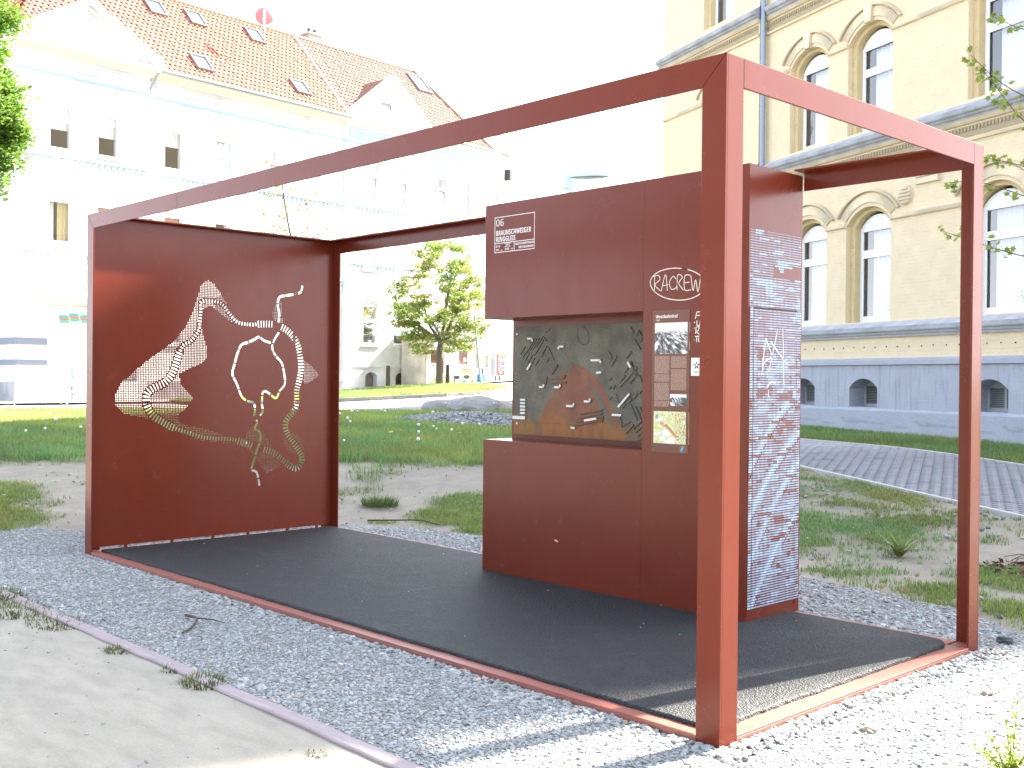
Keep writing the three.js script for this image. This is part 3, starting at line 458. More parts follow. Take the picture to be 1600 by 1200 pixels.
      // town plan
      { const ix = X(-1.978) | 0, iy = Y(1.366) | 0, iw = (X(-1.701) - X(-1.978)) | 0, ih = (Y(1.146) - Y(1.366)) | 0; c.save(); c.beginPath(); c.rect(ix, iy, iw, ih); c.clip(); c.fillStyle = '#dfe2a8'; c.fillRect(ix, iy, iw, ih);
        for (let i = 0; i < 500; i++) { c.fillStyle = ['#cfd68a', '#e8e6c2', '#c9d79c', '#e3d49a'][i % 4]; c.save(); c.translate(ix + rnd() * iw, iy + rnd() * ih); c.rotate(rnd() * 3); c.fillRect(0, 0, 14 + rnd() * 50, 10 + rnd() * 30); c.restore(); }
        c.fillStyle = '#eef0f2'; for (const [a, b, p, q] of [[0.02, 0.66, 0.2, 0.08], [0.28, 0.58, 0.22, 0.2], [0.18, 0.78, 0.16, 0.14], [0.5, 0.8, 0.16, 0.12], [0.36, 0.9, 0.3, 0.1], [0.1, 0.22, 0.18, 0.1]]) c.fillRect(ix + a * iw, iy + b * ih, p * iw, q * ih);
        c.strokeStyle = '#d99a72'; c.lineWidth = 46; c.beginPath(); c.moveTo(ix + iw * 0.2, iy + ih * 0.34); c.lineTo(ix + iw * 0.45, iy + ih * 0.5); c.lineTo(ix + iw * 0.72, iy + ih * 0.8); c.stroke(); c.strokeStyle = '#77706a'; c.lineWidth = 12; c.beginPath(); c.moveTo(ix + iw * 0.36, iy + ih * 0.4); c.lineTo(ix + iw * 0.74, iy + ih * 0.78); c.stroke();
        for (let i = 0; i < 420; i++) { const a = 0.66 + 0.34 * rnd(), b = rnd(); c.fillStyle = ['#b06a4a', '#9a7a55', '#f4efe2', '#8a8a5a'][i % 4]; c.fillRect(ix + a * iw, iy + b * ih, 4 + rnd() * 12, 4 + rnd() * 10); }
        for (let i = 0; i < 60; i++) { c.fillStyle = ['#c98b64', '#5d93a6', '#f6f3e8'][i % 3]; c.fillRect(ix + rnd() * iw, iy + rnd() * ih * 0.5, 5 + rnd() * 14, 5 + rnd() * 12); } c.fillStyle = '#6fa6b4'; c.beginPath(); c.ellipse(ix + iw * 0.1, iy + ih * 0.17, 26, 36, 0, 0, 7); c.fill(); c.restore(); }
      c.strokeStyle = '#b58a76'; c.lineWidth = 5; c.beginPath(); c.ellipse(X(-1.728), Y(1.114), 62, 46, -0.35, 0, 7); c.stroke(); c.fillStyle = '#4fb0ee'; c.beginPath(); c.ellipse(X(-1.731), Y(1.115), 40, 20, -0.95, 0, 7); c.fill();
    });
    const g = bx(x0, x1, ya, yb, zf - 0.002, zf + 0.004), uv = g.attributes.uv; for (let i = 0; i < uv.count; i++) uv.setXY(i, (uv.getX(i) - x0) / (x1 - x0), (uv.getY(i) - ya) / (yb - ya));
    part('information_panel', g, std([1, 1, 1], 0.45, { map: tex }), stele, 'brown printed panel with an aerial view, text columns and a town plan');
  }
  { // small white sticker
    const x0 = -1.665, x1 = -1.572, ya = 1.61, yb = 1.73, tex = canvasTex(256, 330, (c, w, h) => { c.fillStyle = '#eceff0'; c.fillRect(0, 0, w, h); c.translate(w / 2, h * 0.43); c.fillStyle = '#3a3634'; c.beginPath(); for (let i = 0; i < 10; i++) { const a = -Math.PI / 2 + i * Math.PI / 5, r = i % 2 ? 34 : 82; c.lineTo(Math.cos(a) * r, Math.sin(a) * r); } c.closePath(); c.fill(); c.fillStyle = '#eceff0'; c.beginPath(); c.arc(-4, -6, 24, 0, 7); c.fill(); c.fillStyle = '#6b6663'; for (let i = 0; i < 3; i++) c.fillRect(-70, 104 + i * 18, 140 - i * 24, 7); });
    const g = bx(x0, x1, ya, yb, zf - 0.002, zf + 0.0015), uv = g.attributes.uv; for (let i = 0; i < uv.count; i++) uv.setXY(i, (uv.getX(i) - x0) / (x1 - x0), (uv.getY(i) - ya) / (yb - ya));
    part('sticker', g, std([1, 1, 1], 0.5, { map: tex }), stele, 'small white sticker with a dark star');
  }
  // ---- paint marker tags: flat ribbons along strokes
  const ribbon = (pts, w, at, smooth = true) => { // at(x, y) places the 2D stroke on its surface
    const c = new THREE.CatmullRomCurve3(pts.map(([x, y]) => new THREE.Vector3(x, y, 0)), false, 'catmullrom', smooth ? 0.5 : 0.05), n = Math.max(6, pts.length * 6), q = c.getPoints(n), L = [], R = [];
    q.forEach((p, i) => { const a = q[Math.max(0, i - 1)], b = q[Math.min(n, i + 1)], l = Math.hypot(b.x - a.x, b.y - a.y) || 1, k = w * (0.42 + 0.12 * vnoise(i * 0.7, 1, 3)); L.push([p.x - (b.y - a.y) / l * k, p.y + (b.x - a.x) / l * k]); R.push([p.x + (b.y - a.y) / l * k, p.y - (b.x - a.x) / l * k]); });
    const pos = [], idx = []; for (let i = 0; i <= n; i++) { pos.push(...at(...R[i]), ...at(...L[i])); if (i) idx.push(2 * i - 2, 2 * i, 2 * i - 1, 2 * i - 1, 2 * i, 2 * i + 1); }
    const g = new THREE.BufferGeometry(); g.setAttribute('position', new THREE.Float32BufferAttribute(pos, 3)); g.setIndex(idx); g.computeVertexNormals(); return g;
  };
  const onFront = (x, y) => [x, y, zf + 0.0012];
  const ell = []; for (let i = 0; i <= 26; i++) { const a = 1.2 + (i / 26) * 6.5; ell.push([-1.79 + 0.232 * Math.cos(a) * (1 + 0.03 * Math.sin(a)), 2.23 + 0.108 * Math.sin(a) - 0.02 * Math.cos(a)]); }
  const rac = [ell, [[-1.985, 2.185], [-1.985, 2.302]], [[-2.01, 2.29], [-1.955, 2.30], [-1.938, 2.27], [-1.98, 2.235], [-1.93, 2.19]], [[-1.925, 2.19], [-1.89, 2.30], [-1.872, 2.19]], [[-1.915, 2.225], [-1.865, 2.23]], [[-1.80, 2.265], [-1.825, 2.285], [-1.855, 2.245], [-1.84, 2.20], [-1.80, 2.205], [-1.785, 2.25]], [[-1.79, 2.19], [-1.785, 2.29], [-1.745, 2.275], [-1.775, 2.235], [-1.735, 2.185]], [[-1.68, 2.285], [-1.725, 2.28], [-1.725, 2.19], [-1.67, 2.185]], [[-1.725, 2.235], [-1.685, 2.238]], [[-1.675, 2.28], [-1.655, 2.18], [-1.635, 2.25], [-1.615, 2.17], [-1.59, 2.285]]];
  part('graffiti_tag', rac.map((s) => ribbon(s, s === ell ? 0.007 : 0.006, onFront)), std([0.72, 0.68, 0.60], 0.6, { side: THREE.DoubleSide }), stele, 'white scrawled tag in an oval');
  const fur = [[[-1.634, 1.99], [-1.622, 2.035], [-1.585, 2.035]], [[-1.622, 2.012], [-1.595, 2.012]], [[-1.622, 1.978], [-1.62, 1.945], [-1.598, 1.945], [-1.594, 1.98]], [[-1.645, 1.965], [-1.635, 1.967]], [[-1.63, 1.89], [-1.627, 1.935], [-1.643, 1.925]], [[-1.643, 1.93], [-1.60, 1.938], [-1.607, 1.912], [-1.624, 1.905], [-1.60, 1.885]], [[-1.636, 1.872], [-1.60, 1.873]], [[-1.62, 1.87], [-1.622, 1.835]], [[-1.605, 1.865], [-1.606, 1.838], [-1.585, 1.837]], [[-1.643, 1.848], [-1.639, 1.848]]];
  part('graffiti_tag', fur.map((s) => ribbon(s, 0.0075, onFront, false)), std([0.72, 0.68, 0.60], 0.6, { side: THREE.DoubleSide }), stele, 'small white vertical tag');
  part('paint_chip', [ribbon([[-2.925, 0.366], [-2.89, 0.358]], 0.012, (x, y) => [x, y, zf - 0.0028])], std([0.75, 0.6, 0.42], 0.7, { side: THREE.DoubleSide }), stele);
  // ---- narrow side: photograph printed as a raster of pale blue dots, with a service door
  {
    const s0 = 1.985, s1 = 2.58, pa = 0.075, pb = 2.56, cols = 40, rows = 150;
    const field = (x, y) => { // x, y in 0..1 from upper left: banks of tone and slanting rails
      const d1 = fbm(x * 3 + 1, y * 9, 201, 4), d2 = fbm(x * 7, y * 34, 202, 3); let v = 0.74 + 0.16 * (d1 - 0.5);
      if (y < 0.13) v = 0.46 + 0.2 * (d2 - 0.5) + (y < 0.03 ? -0.3 * sm(0.03, 0, y) * (0.3 + 1.4 * d2) : 0); else if (y < 0.30) v = 0.66 + 0.5 * (fbm(x * 4, y * 60, 203, 2) - 0.5); else v += 0.22 * (fbm(x * 9, y * 70, 204, 2) - 0.5);
      if (x > 0.45 && y > 0.085 && y < 0.108 + 0.02 * x) v = 0;
      for (const [a, b, k, w] of [[0.34, 0.50, -0.28, 0.02], [0.62, 0.62, -0.30, 0.018], [0.80, 0.72, -0.36, 0.02], [0.95, 0.85, -0.34, 0.02]]) { const yy = b + k * (x - 0.5) * 0.75 + 0.1 * (x - 0.5) * (x - 0.5), dd = Math.abs(y - yy); if (dd < w) v = Math.max(v, 0.98 - dd * 10); else if (dd < w * 1.25 && y > yy) v *= 0.25; }
      const r2 = fbm(x * 5, y * 90, 205, 2); if (r2 > 0.70 && y > 0.3) v *= 0.15; if (r2 < 0.34) v = Math.max(v, 0.9);
      return clamp(v);
    };
    const tex = canvasTex(1024, 2048, (c, w, h) => {
      c.fillStyle = '#7d332a'; c.fillRect(0, 0, w, h); const cw = w / cols, ch = h / rows;
      for (let j = 0; j < rows; j++) for (let i = 0; i < cols; i++) { const v = field((i + 0.5) / cols, (j + 0.5) / rows); if (v < 0.09) continue; const a = cw * (v > 0.93 ? 1 : 0.40 + 0.42 * v), b = ch * (0.34 + 0.42 * v); c.fillStyle = ['#b2d6f2', '#bcdff7', '#a8cdec'][(i * 7 + j * 3) % 3]; c.beginPath(); if (v > 0.8) c.rect((i + 0.5) * cw - a / 2, (j + 0.5) * ch - b / 2, a, b); else c.ellipse((i + 0.5) * cw, (j + 0.5) * ch, a / 2, b / 2, 0, 0, 7); c.fill(); }
    });
    const alpha = canvasTex(1024, 2048, (c, w, h) => { c.fillStyle = '#000'; c.fillRect(0, 0, w, h); const cw = w / cols, ch = h / rows; c.fillStyle = '#fff'; for (let j = 0; j < rows; j++) for (let i = 0; i < cols; i++) { const v = field((i + 0.5) / cols, (j + 0.5) / rows); if (v < 0.09) continue; const a = cw * (v > 0.93 ? 1 : 0.40 + 0.42 * v), b = ch * (0.34 + 0.42 * v); c.beginPath(); if (v > 0.8) c.rect((i + 0.5) * cw - a / 2, (j + 0.5) * ch - b / 2, a, b); else c.ellipse((i + 0.5) * cw, (j + 0.5) * ch, a / 2, b / 2, 0, 0, 7); c.fill(); } });
    alpha.colorSpace = THREE.NoColorSpace;
    const quad = (sa, sb, ya, yb, x) => { const g = new THREE.PlaneGeometry(sb - sa, yb - ya); g.rotateY(Math.PI / 2); g.translate(x, (ya + yb) / 2, -(sa + sb) / 2); const p = g.attributes.position, uv = g.attributes.uv; for (let i = 0; i < p.count; i++) uv.setXY(i, (-p.getZ(i) - s0) / (s1 - s0), (p.getY(i) - pa) / (pb - pa)); return g; };
    const ink = std([1, 1, 1], 0.5, { map: tex, alphaMap: alpha, transparent: true });
    const dy = 2.052, da = 2.03, db = 2.533;
    // service door: a 4 mm plate over the side, its joint left open all round
    const door = part('service_door', [SIDE(plate(rect(da, db, 0.11, dy - 0.006), 0.004, 0.001), xr + 0.0005)], M.steel, stele);
    part('door_joint', [bx(xr + 0.0003, xr + 0.0008, 0.105, dy, -db - 0.004, -da + 0.004), bx(xr + 0.001, xr + 0.0035, dy - 0.005, dy + 0.004, -db - 0.004, -da + 0.004)], M.black, stele);
    const edge = bx(xr + 0.0003, xr + 0.0042, pa, dy + 0.0045, -s1 + 0.003, -db - 0.005); // frame strips flush with the door
    part('door_frame', [edge, bx(xr + 0.0003, xr + 0.0042, pa, dy + 0.0045, -da + 0.005, -s0 + 0.004)], M.steel, stele);
    part('dot_print', [quad(s0, s1, dy + 0.005, pb, xr + 0.0012), quad(da, db, 0.11, dy - 0.008, xr + 0.0056), quad(s0, da - 0.006, 0.11, dy, xr + 0.0055), quad(db + 0.006, s1, 0.11, dy, xr + 0.0055)], ink, stele, 'photograph printed as pale blue dots on the narrow side');
    const onSide = (s, y) => [xr + 0.0068, y, -s];
    part('graffiti_tag', [[[2.12, 1.62], [2.16, 1.86], [2.24, 1.74], [2.14, 1.70]], [[2.20, 1.64], [2.30, 1.92]], [[2.22, 1.84], [2.32, 1.76], [2.42, 1.69]], [[2.36, 1.93], [2.38, 1.55]], [[2.17, 1.53], [2.22, 1.57], [2.28, 1.57]], [[2.20, 1.52], [2.20, 1.47]]].map((q) => ribbon(q, 0.010, onSide, false)), std([0.66, 0.68, 0.66], 0.6, { side: THREE.DoubleSide }), stele, 'thin pale scribble over the dot print');
  }
}
// ---------------------------------------------------------------- building kit
const wavy = (x0, x1, y0, y1, z, amp = 0.025, n = 9) => { const g = new THREE.PlaneGeometry(x1 - x0, y1 - y0, n * 6, 1); g.translate((x0 + x1) / 2, (y0 + y1) / 2, z); const p = g.attributes.position; for (let i = 0; i < p.count; i++) { const t = (p.getX(i) - x0) / (x1 - x0); p.setZ(i, z + amp * Math.sin(t * n * 6.28 + 1.3 * Math.sin(t * 17))); } g.computeVertexNormals(); return g; };
function archPts(cx, hw, y0, ys, rise, n = 14) { // opening with a segmental head, counter-clockwise from lower left
  const p = [[cx - hw, y0], [cx + hw, y0]]; if (rise <= 0) return [...p, [cx + hw, ys], [cx - hw, ys]];
  const R = (hw * hw + rise * rise) / (2 * rise), cy = ys + rise - R, a0 = Math.asin(hw / R); for (let i = 0; i <= n; i++) { const a = a0 - (2 * a0 * i) / n; p.push([cx + R * Math.sin(a), cy + R * Math.cos(a)]); } return p;
}
function archBand(cx, hw, ys, rise, w, t, z) { // curved strip above an opening
  const R = (hw * hw + rise * rise) / (2 * rise), cy = ys + rise - R, a0 = Math.asin(hw / R), p = [], n = 16; for (let i = 0; i <= n; i++) { const a = -a0 + (2 * a0 * i) / n; p.push([cx + R * Math.sin(a), cy + R * Math.cos(a)]); } for (let i = n; i >= 0; i--) { const a = -a0 + (2 * a0 * i) / n; p.push([cx + (R + w) * Math.sin(a), cy + (R + w) * Math.cos(a)]); }
  return FRONT(plate(p.reverse(), t, 0.006), z);
}
const mould = (profile, a0, a1) => { const g = new THREE.ExtrudeGeometry(shapeOf(profile.map(([m, y]) => [-m, y])), { depth: a1 - a0, bevelEnabled: false }); g.rotateY(Math.PI / 2); g.translate(a0, 0, 0); return g; };
// window with sashes; o: transom height, head panel height, curtain span, tilt of the lower sash
function makeWindow(parent, cx, y0, hw, ys, rise, m, o = {}) {
  const yT = o.transom, yP = o.head ?? ys - 0.06, b = o.border ?? 0.075, lo = rect(cx - hw + b, cx + hw - b, y0 + b + 0.02, (yT ?? yP) - (yT ? 0.055 : 0)), up = yT ? rect(cx - hw + b, cx + hw - b, yT + 0.055, yP) : null;
  const ring = (r, w, z) => { const [a, , c] = r; return FRONT(plate(rect(a[0], c[0], a[1], c[1]), 0.018, 0.002, [rect(a[0] + w, c[0] - w, a[1] + w, c[1] - w)]), z); };
  const hole = (r) => r.map((p) => p.slice()).reverse();
  const geo = [FRONT(plate(archPts(cx, hw, y0, ys, rise), 0.055, 0.003, up && !o.tilt ? [hole(lo), hole(up)] : up ? [hole(lo), hole(up)] : [hole(lo)]), m)];
  if (!o.tilt) geo.push(ring(lo, 0.035, m + 0.045)); if (up) geo.push(ring(up, 0.03, m + 0.045));
  const w = part('window', geo, o.frame ?? M.whiteFrame, parent);
  const pane = (r, z, tilt) => { const [a, , c] = r, g = new THREE.PlaneGeometry(c[0] - a[0], c[1] - a[1]); g.translate((a[0] + c[0]) / 2, (a[1] + c[1]) / 2, 0); if (tilt) { g.translate(0, -a[1], 0).rotateX(-tilt).translate(0, a[1], 0); } g.translate(0, 0, z); return part('pane', g, M.glass, w); };
  if (o.tilt) { const fr = ring(lo, 0.06, 0), y = lo[0][1]; fr.translate(0, -y, 0).rotateX(-o.tilt).translate(0, y, m - 0.01); part('tilted_sash', fr, M.whiteFrame, w); pane(lo, m, o.tilt); } else pane(lo, m + 0.025);
  if (up) pane(up, m + 0.025);
  for (const [x0, x1, ya, yb, mat] of o.curtains ?? []) part('curtain', wavy(mix(cx - hw, cx + hw, x0), mix(cx - hw, cx + hw, x1), mix(y0 + b, yP, ya), mix(y0 + b, yP, yb), m - 0.12, 0.02, Math.max(3, Math.round((x1 - x0) * hw * 14))), mat ?? M.curtain, w);
  return w;
}
// ---------------------------------------------------------------- yellow corner house
const brickBump = dataTex(512, 512, (x, y, c) => { // painted brickwork, 1 m tile: 13 courses, joints soft under paint
  const r = 512 / 13, row = Math.floor(y / r), fy = (y % r) / r, bw = 512 / 4, fx = ((x + (row % 2) * bw / 2) % bw) / bw, j = Math.max(sm(0.08, 0.0, Math.min(fy, 1 - fy)), sm(0.022, 0, Math.min(fx, 1 - fx)) * 0.8), n = fbm(x / 40, y / 40, 301, 4), f = fbm(x / 5, y / 5, 302, 3); c[0] = c[1] = c[2] = 0.75 - 0.5 * j * sm(0.30, 0.6, n) + 0.22 * (f - 0.5) + 0.1 * (hash(row, Math.floor((x + (row % 2) * bw / 2) / bw), 5) - 0.5);
});
const brickMap = dataTex(512, 512, (x, y, c) => { const r = 512 / 13, row = Math.floor(y / r), fy = (y % r) / r, n = fbm(x / 40, y / 40, 301, 4), w = fbm(x / 128, y / 128, 303, 4, 4), j = sm(0.07, 0.0, Math.min(fy, 1 - fy)) * sm(0.44, 0.7, n); const v = 0.92 + 0.12 * (w - 0.5) - 0.20 * j; c[0] = v; c[1] = v; c[2] = v * 0.985; });
M.yellow = std([0.78, 0.65, 0.45], 0.85, { map: brickMap, bumpMap: brickBump, bumpScale: 0.007 });
M.yellowTrim = std([0.78, 0.655, 0.46], 0.85, { map: rep(cloudTex, 0.5), bumpMap: rep(grainTex, 2), bumpScale: 0.004 });
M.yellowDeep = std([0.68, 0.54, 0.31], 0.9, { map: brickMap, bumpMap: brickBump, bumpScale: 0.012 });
M.rough = std([0.56, 0.46, 0.30], 0.95, { map: rep(grainTex, 5), bumpMap: rep(grainTex, 4), bumpScale: 0.05 });
M.sillGrey = std([0.46, 0.47, 0.51], 0.85, { map: rep(cloudTex, 0.8), bumpMap: rep(grainTex, 2), bumpScale: 0.004 });
const plinthMap = dataTex(512, 512, (x, y, c) => { const w = fbm(x / 50, y / 90, 311, 5, 0), f = fbm(x / 5, y / 5, 312, 3), s = sm(0.52, 0.8, fbm(x / 14, y / 120, 313, 4, 0)); const v = 0.88 + 0.16 * (w - 0.5) + 0.12 * (f - 0.5) - 0.16 * s; c[0] = v; c[1] = v; c[2] = v * 1.01; });
M.plinth = std([0.43, 0.455, 0.52], 0.9, { map: rep(plinthMap, 0.45), bumpMap: brickBump, bumpScale: 0.006 });
M.plinthLow = std([0.42, 0.445, 0.50], 0.9, { map: rep(plinthMap, 0.45), bumpMap: rep(grainTex, 1), bumpScale: 0.012 });
const yh = thing('yellow_house', 'yellow painted brick corner house with grey plinth and arched windows', 'house', [YB.o[0], 0, YB.o[1]], YB.turn);
{
  const A0 = -12.6, AS = -8.0, A1 = 5.75, cB = [-6.25, -4.19, -0.75, 1.31, 4.4], cA = [-9.85], floors = [[2.88, 5.0, 0.36], [7.0, 8.96, 0.37], [10.95, 12.9, 0.36]];
  const layer = (a0, a1, y0, y1, list, hw, shrink, t, z) => FRONT(plate(rect(a0, a1, y0, y1), t, 0, list.flatMap((cx) => floors.filter((f) => f[0] > y0 && f[1] < y1).map(([s, ys, r]) => archPts(cx, hw, s, ys - shrink, r - shrink * 0.7).reverse()))), z);
  for (const [a0, a1, list, pr] of [[A0, AS, cA, 0.14], [AS, A1, cB, 0]]) {
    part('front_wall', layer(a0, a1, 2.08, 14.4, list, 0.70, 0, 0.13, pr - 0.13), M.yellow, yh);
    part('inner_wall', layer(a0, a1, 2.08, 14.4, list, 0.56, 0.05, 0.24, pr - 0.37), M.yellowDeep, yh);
    // plinth with cellar openings
    const cel = list.map((c) => c - 0.03), celH = (hw) => cel.map((c) => archPts(c, hw, 1.05, 1.46, 0.2).reverse());
    part('plinth', [FRONT(plate(rect(a0, a1, 1.02, 1.95), 0.5, 0, celH(0.44)), pr - 0.44)], M.plinth, yh);
    part('plinth_foot', [mould([[pr - 0.4, 0], [pr + 0.10, 0], [pr + 0.095, 0.98], [pr + 0.062, 1.03], [pr - 0.4, 1.03]], a0, a1)], M.plinthLow, yh);
    part('plinth_band', [mould([[pr - 0.02, 1.94], [pr + 0.075, 1.94], [pr + 0.115, 1.955], [pr + 0.115, 2.05], [pr - 0.02, 2.105]], a0, a1)], M.plinth, yh);
    cel.forEach((c, k) => { const w = part('cellar_window', [FRONT(plate(archPts(c, 0.45, 1.04, 1.46, 0.2), 0.05, 0.003, [rect(c - 0.38, c - 0.03, 1.12, 1.5).reverse(), rect(c + 0.03, c + 0.38, 1.12, 1.5).reverse()]), pr - 0.40)], std([0.34, 0.36, 0.37], 0.7), yh); part('pane', [bx(c - 0.39, c + 0.39, 1.1, 1.52, pr - 0.385, pr - 0.38)], std(k % 2 ? [0.05, 0.055, 0.055] : [0.10, 0.12, 0.12], 0.25), w); const bars = []; for (let y = 1.13; y < 1.5; y += 0.035) bars.push(bx(c - 0.37, c + 0.37, y, y + 0.014, pr - 0.378, pr - 0.365)); stuffOf(part('grille', bars, std([0.2, 0.2, 0.2], 0.7), w)); });
    // cornices: stone slab with sloping top, fillets below
    const sill = (y) => [[pr - 0.35, y], [pr + 0.06, y], [pr + 0.07, y + 0.045], [pr + 0.10, y + 0.055], [pr + 0.12, y + 0.10], [pr + 0.155, y + 0.11], [pr + 0.17, y + 0.135], [pr + 0.17, y + 0.215], [pr - 0.02, y + 0.34], [pr - 0.35, y + 0.345]];
    const dr = a1 === A1 ? [[a0 + 0.22, a1]] : [[a0 - 0.2, a1 + 0.0]];
    for (const y of [2.53, 6.62, 10.50]) for (const [p, q] of dr) part('sill_cornice', mould(sill(y), p, q), M.sillGrey, yh);
    for (const y of [6.42, 10.30]) part('cornice_moulding', [mould([[pr - 0.01, y + 0.12], [pr + 0.05, y + 0.12], [pr + 0.09, y + 0.2], [pr - 0.01, y + 0.2]], a0 + 0.02, a1), mould([[pr - 0.01, y - 0.22], [pr + 0.05, y - 0.22], [pr + 0.06, y - 0.17], [pr - 0.01, y - 0.15]], a0 + 0.02, a1)], M.yellowTrim, yh);
    for (const y of [6.42, 10.30]) { const d = []; for (let a = a0 + 0.3; a < a1 - 0.1; a += 0.085) d.push(bx(a, a + 0.045, y - 0.02, y + 0.06, pr, pr + 0.035)); stuffOf(part('dentil_course', d, M.rough, yh)); part('rough_frieze', bx(a0 + 0.1, a1 - 0.05, y - 0.13, y + 0.08, pr - 0.02, pr + 0.012), M.rough, yh); }
    part('eaves', [mould([[pr - 0.4, 14.2], [pr + 0.1, 14.2], [pr + 0.45, 14.5], [pr + 0.5, 14.7], [pr - 0.4, 14.7]], a0 - 0.3, a1 + 0.3)], M.yellowTrim, yh);
    // bands at the springing, arches, keystones
    const edges = [a0, ...list.flatMap((c) => [c - 0.70, c + 0.70]), a1];
    floors.forEach(([, ys], f) => { for (let i = 0; i < edges.length; i += 2) if (edges[i + 1] - edges[i] > 0.2) part('impost_band', mould([[pr - 0.01, ys - 0.02], [pr + 0.035, ys - 0.02], [pr + 0.055, ys + 0.0], [pr + 0.055, ys + 0.065], [pr - 0.01, ys + 0.10]], edges[i] + (i ? 0.002 : 0.02), edges[i + 1] - 0.002), M.yellowTrim, yh); });
    list.forEach((c) => floors.forEach(([s, ys, r], f) => {
      part('arch_stones', archBand(c, 0.70, ys + 0.1, r - 0.02, 0.20, 0.03, pr - 0.004), M.yellowTrim, yh);
      part('hood_mould', archBand(c, 0.93, ys + 0.19, r + 0.12, 0.055, 0.075, pr - 0.002), M.yellowTrim, yh);
      if (f) part('keystone', FRONT(plate([[c - 0.09, ys + r - 0.03], [c + 0.09, ys + r - 0.03], [c + 0.14, ys + r + 0.36], [c - 0.14, ys + r + 0.36]], 0.09, 0.008), pr - 0.002), M.yellowTrim, yh);
    }));
    list.forEach((c, i) => floors.forEach(([s, ys, r], f) => {
      const dim = std([0.62, 0.66, 0.74], 0.9);
      makeWindow(yh, c, s + 0.01, 0.555, ys - 0.07, r - 0.07, pr - 0.33, { transom: ys - 0.62, head: ys - 0.10, curtains: f === 0 ? [[0.16 + 0.05 * (i % 2), 1, 0, 1]] : [[0.22, 1, 0.0, 1, dim]] });
    }));
  }
  // round and slotted ornaments on the wide piers
  for (const [x, y] of [[-3.05, 5.43], [2.45, 5.43], [-7.4, 5.43]]) {
    const d = new THREE.CylinderGeometry(0.19, 0.205, 0.06, 24); d.rotateX(Math.PI / 2); d.translate(x, y, 0.03); const v = part('round_vent', d, M.yellowTrim, yh);
    for (let i = -2; i <= 2; i++) { const hw = Math.sqrt(0.17 * 0.17 - (i * 0.07) ** 2); part('louvre', mould([[0.058, y + i * 0.07 - 0.02], [0.085, y + i * 0.07 - 0.026], [0.062, y + i * 0.07 + 0.028], [0.058, y + i * 0.07 + 0.028]], x - hw, x + hw), M.yellowTrim, v); }
  }
  for (const [x, y] of [[-2.47, 5.72], [3.0, 5.72]]) part('raised_panel', [rbx(x - 0.3, x + 0.3, y - 0.13, y - 0.005, -0.01, 0.05, 0.006), rbx(x - 0.3, x + 0.3, y + 0.005, y + 0.13, -0.01, 0.05, 0.006), rbx(x + 0.305, x + 0.36, y - 0.14, y + 0.17, -0.01, 0.09, 0.006)], M.yellowTrim, yh);
  { const h = []; for (let a = -12.3; a < A1; a += 0.335) { const g = new THREE.CylinderGeometry(0.014, 0.014, 0.02, 8); g.rotateX(Math.PI / 2); g.translate(a + rr(-.01, .01), 2.33 + rr(-.008, .008), 0.0 + (a < AS ? 0.14 : 0)); h.push(g); } stuffOf(part('drill_hole', h, M.black, yh)); }
  // downpipe with brackets, in the corner of the projecting bay
  const pipe = part('downpipe', [cyl(0.06, 0.06, 14.0, -7.86, 0.5, 0.13, 14)], std([0.27, 0.33, 0.43], 0.5, { metalness: 0.3 }), yh);
  for (const y of [3.4, 5.9, 8.35, 10.2, 12.4]) part('pipe_bracket', cyl(0.068, 0.068, 0.035, -7.86, y, 0.13, 14), M.zinc, pipe);
  // rest of the block: end wall, back, floors, roof, and the wing along the side street
  part('end_wall', [bx(A1 - 0.3, A1 - 0.001, 0, 14.4, -11, -0.38), bx(A0 + 0.001, A0 + 0.3, 0, 14.4, -11, -0.24), bx(A0 + 0.3, A1 - 0.3, 0, 14.4, -11, -10.7)], M.yellow, yh);
  part('floor_slab', [bx(A0 + 0.31, A1 - 0.31, 2.3, 2.5, -10.69, -0.40), bx(A0 + 0.31, A1 - 0.31, 6.4, 6.6, -10.69, -0.40), bx(A0 + 0.31, A1 - 0.31, 10.3, 10.5, -10.69, -0.40), bx(A0 + 0.31, A1 - 0.31, 14.0, 14.3, -10.69, -0.40), bx(A0 + 0.31, A1 - 0.31, 2.5, 14, -5.2, -5.0)], M.dark, yh);
  part('roof', [mould([[0.5, 14.7], [-5.5, 18.2], [-11.5, 14.7]], A0 - 0.3, A1 + 0.3)], std([0.24, 0.09, 0.06], 0.85, { bumpMap: rep(grainTex, 1), bumpScale: 0.03 }), yh);
  const wing = shapeOf([[-12.6, 0.45], [-7.6, 8.4], [-18.9, 16.5], [-23.9, 8.55]].map(([x, y]) => [x, y])), wg = new THREE.ExtrudeGeometry(wing, { depth: 16.2, bevelEnabled: false }); FLAT(wg, 0.2);
  part('side_wing', wg, M.yellow, yh);
}
// ---------------------------------------------------------------- white terraced houses across the street
M.tileRed = std([0.46, 0.175, 0.115], 0.75, { map: rep(grainTex, 0.6), side: THREE.DoubleSide });
M.tileBrown = std([0.29, 0.165, 0.13], 0.8, { map: rep(grainTex, 0.6), side: THREE.DoubleSide });
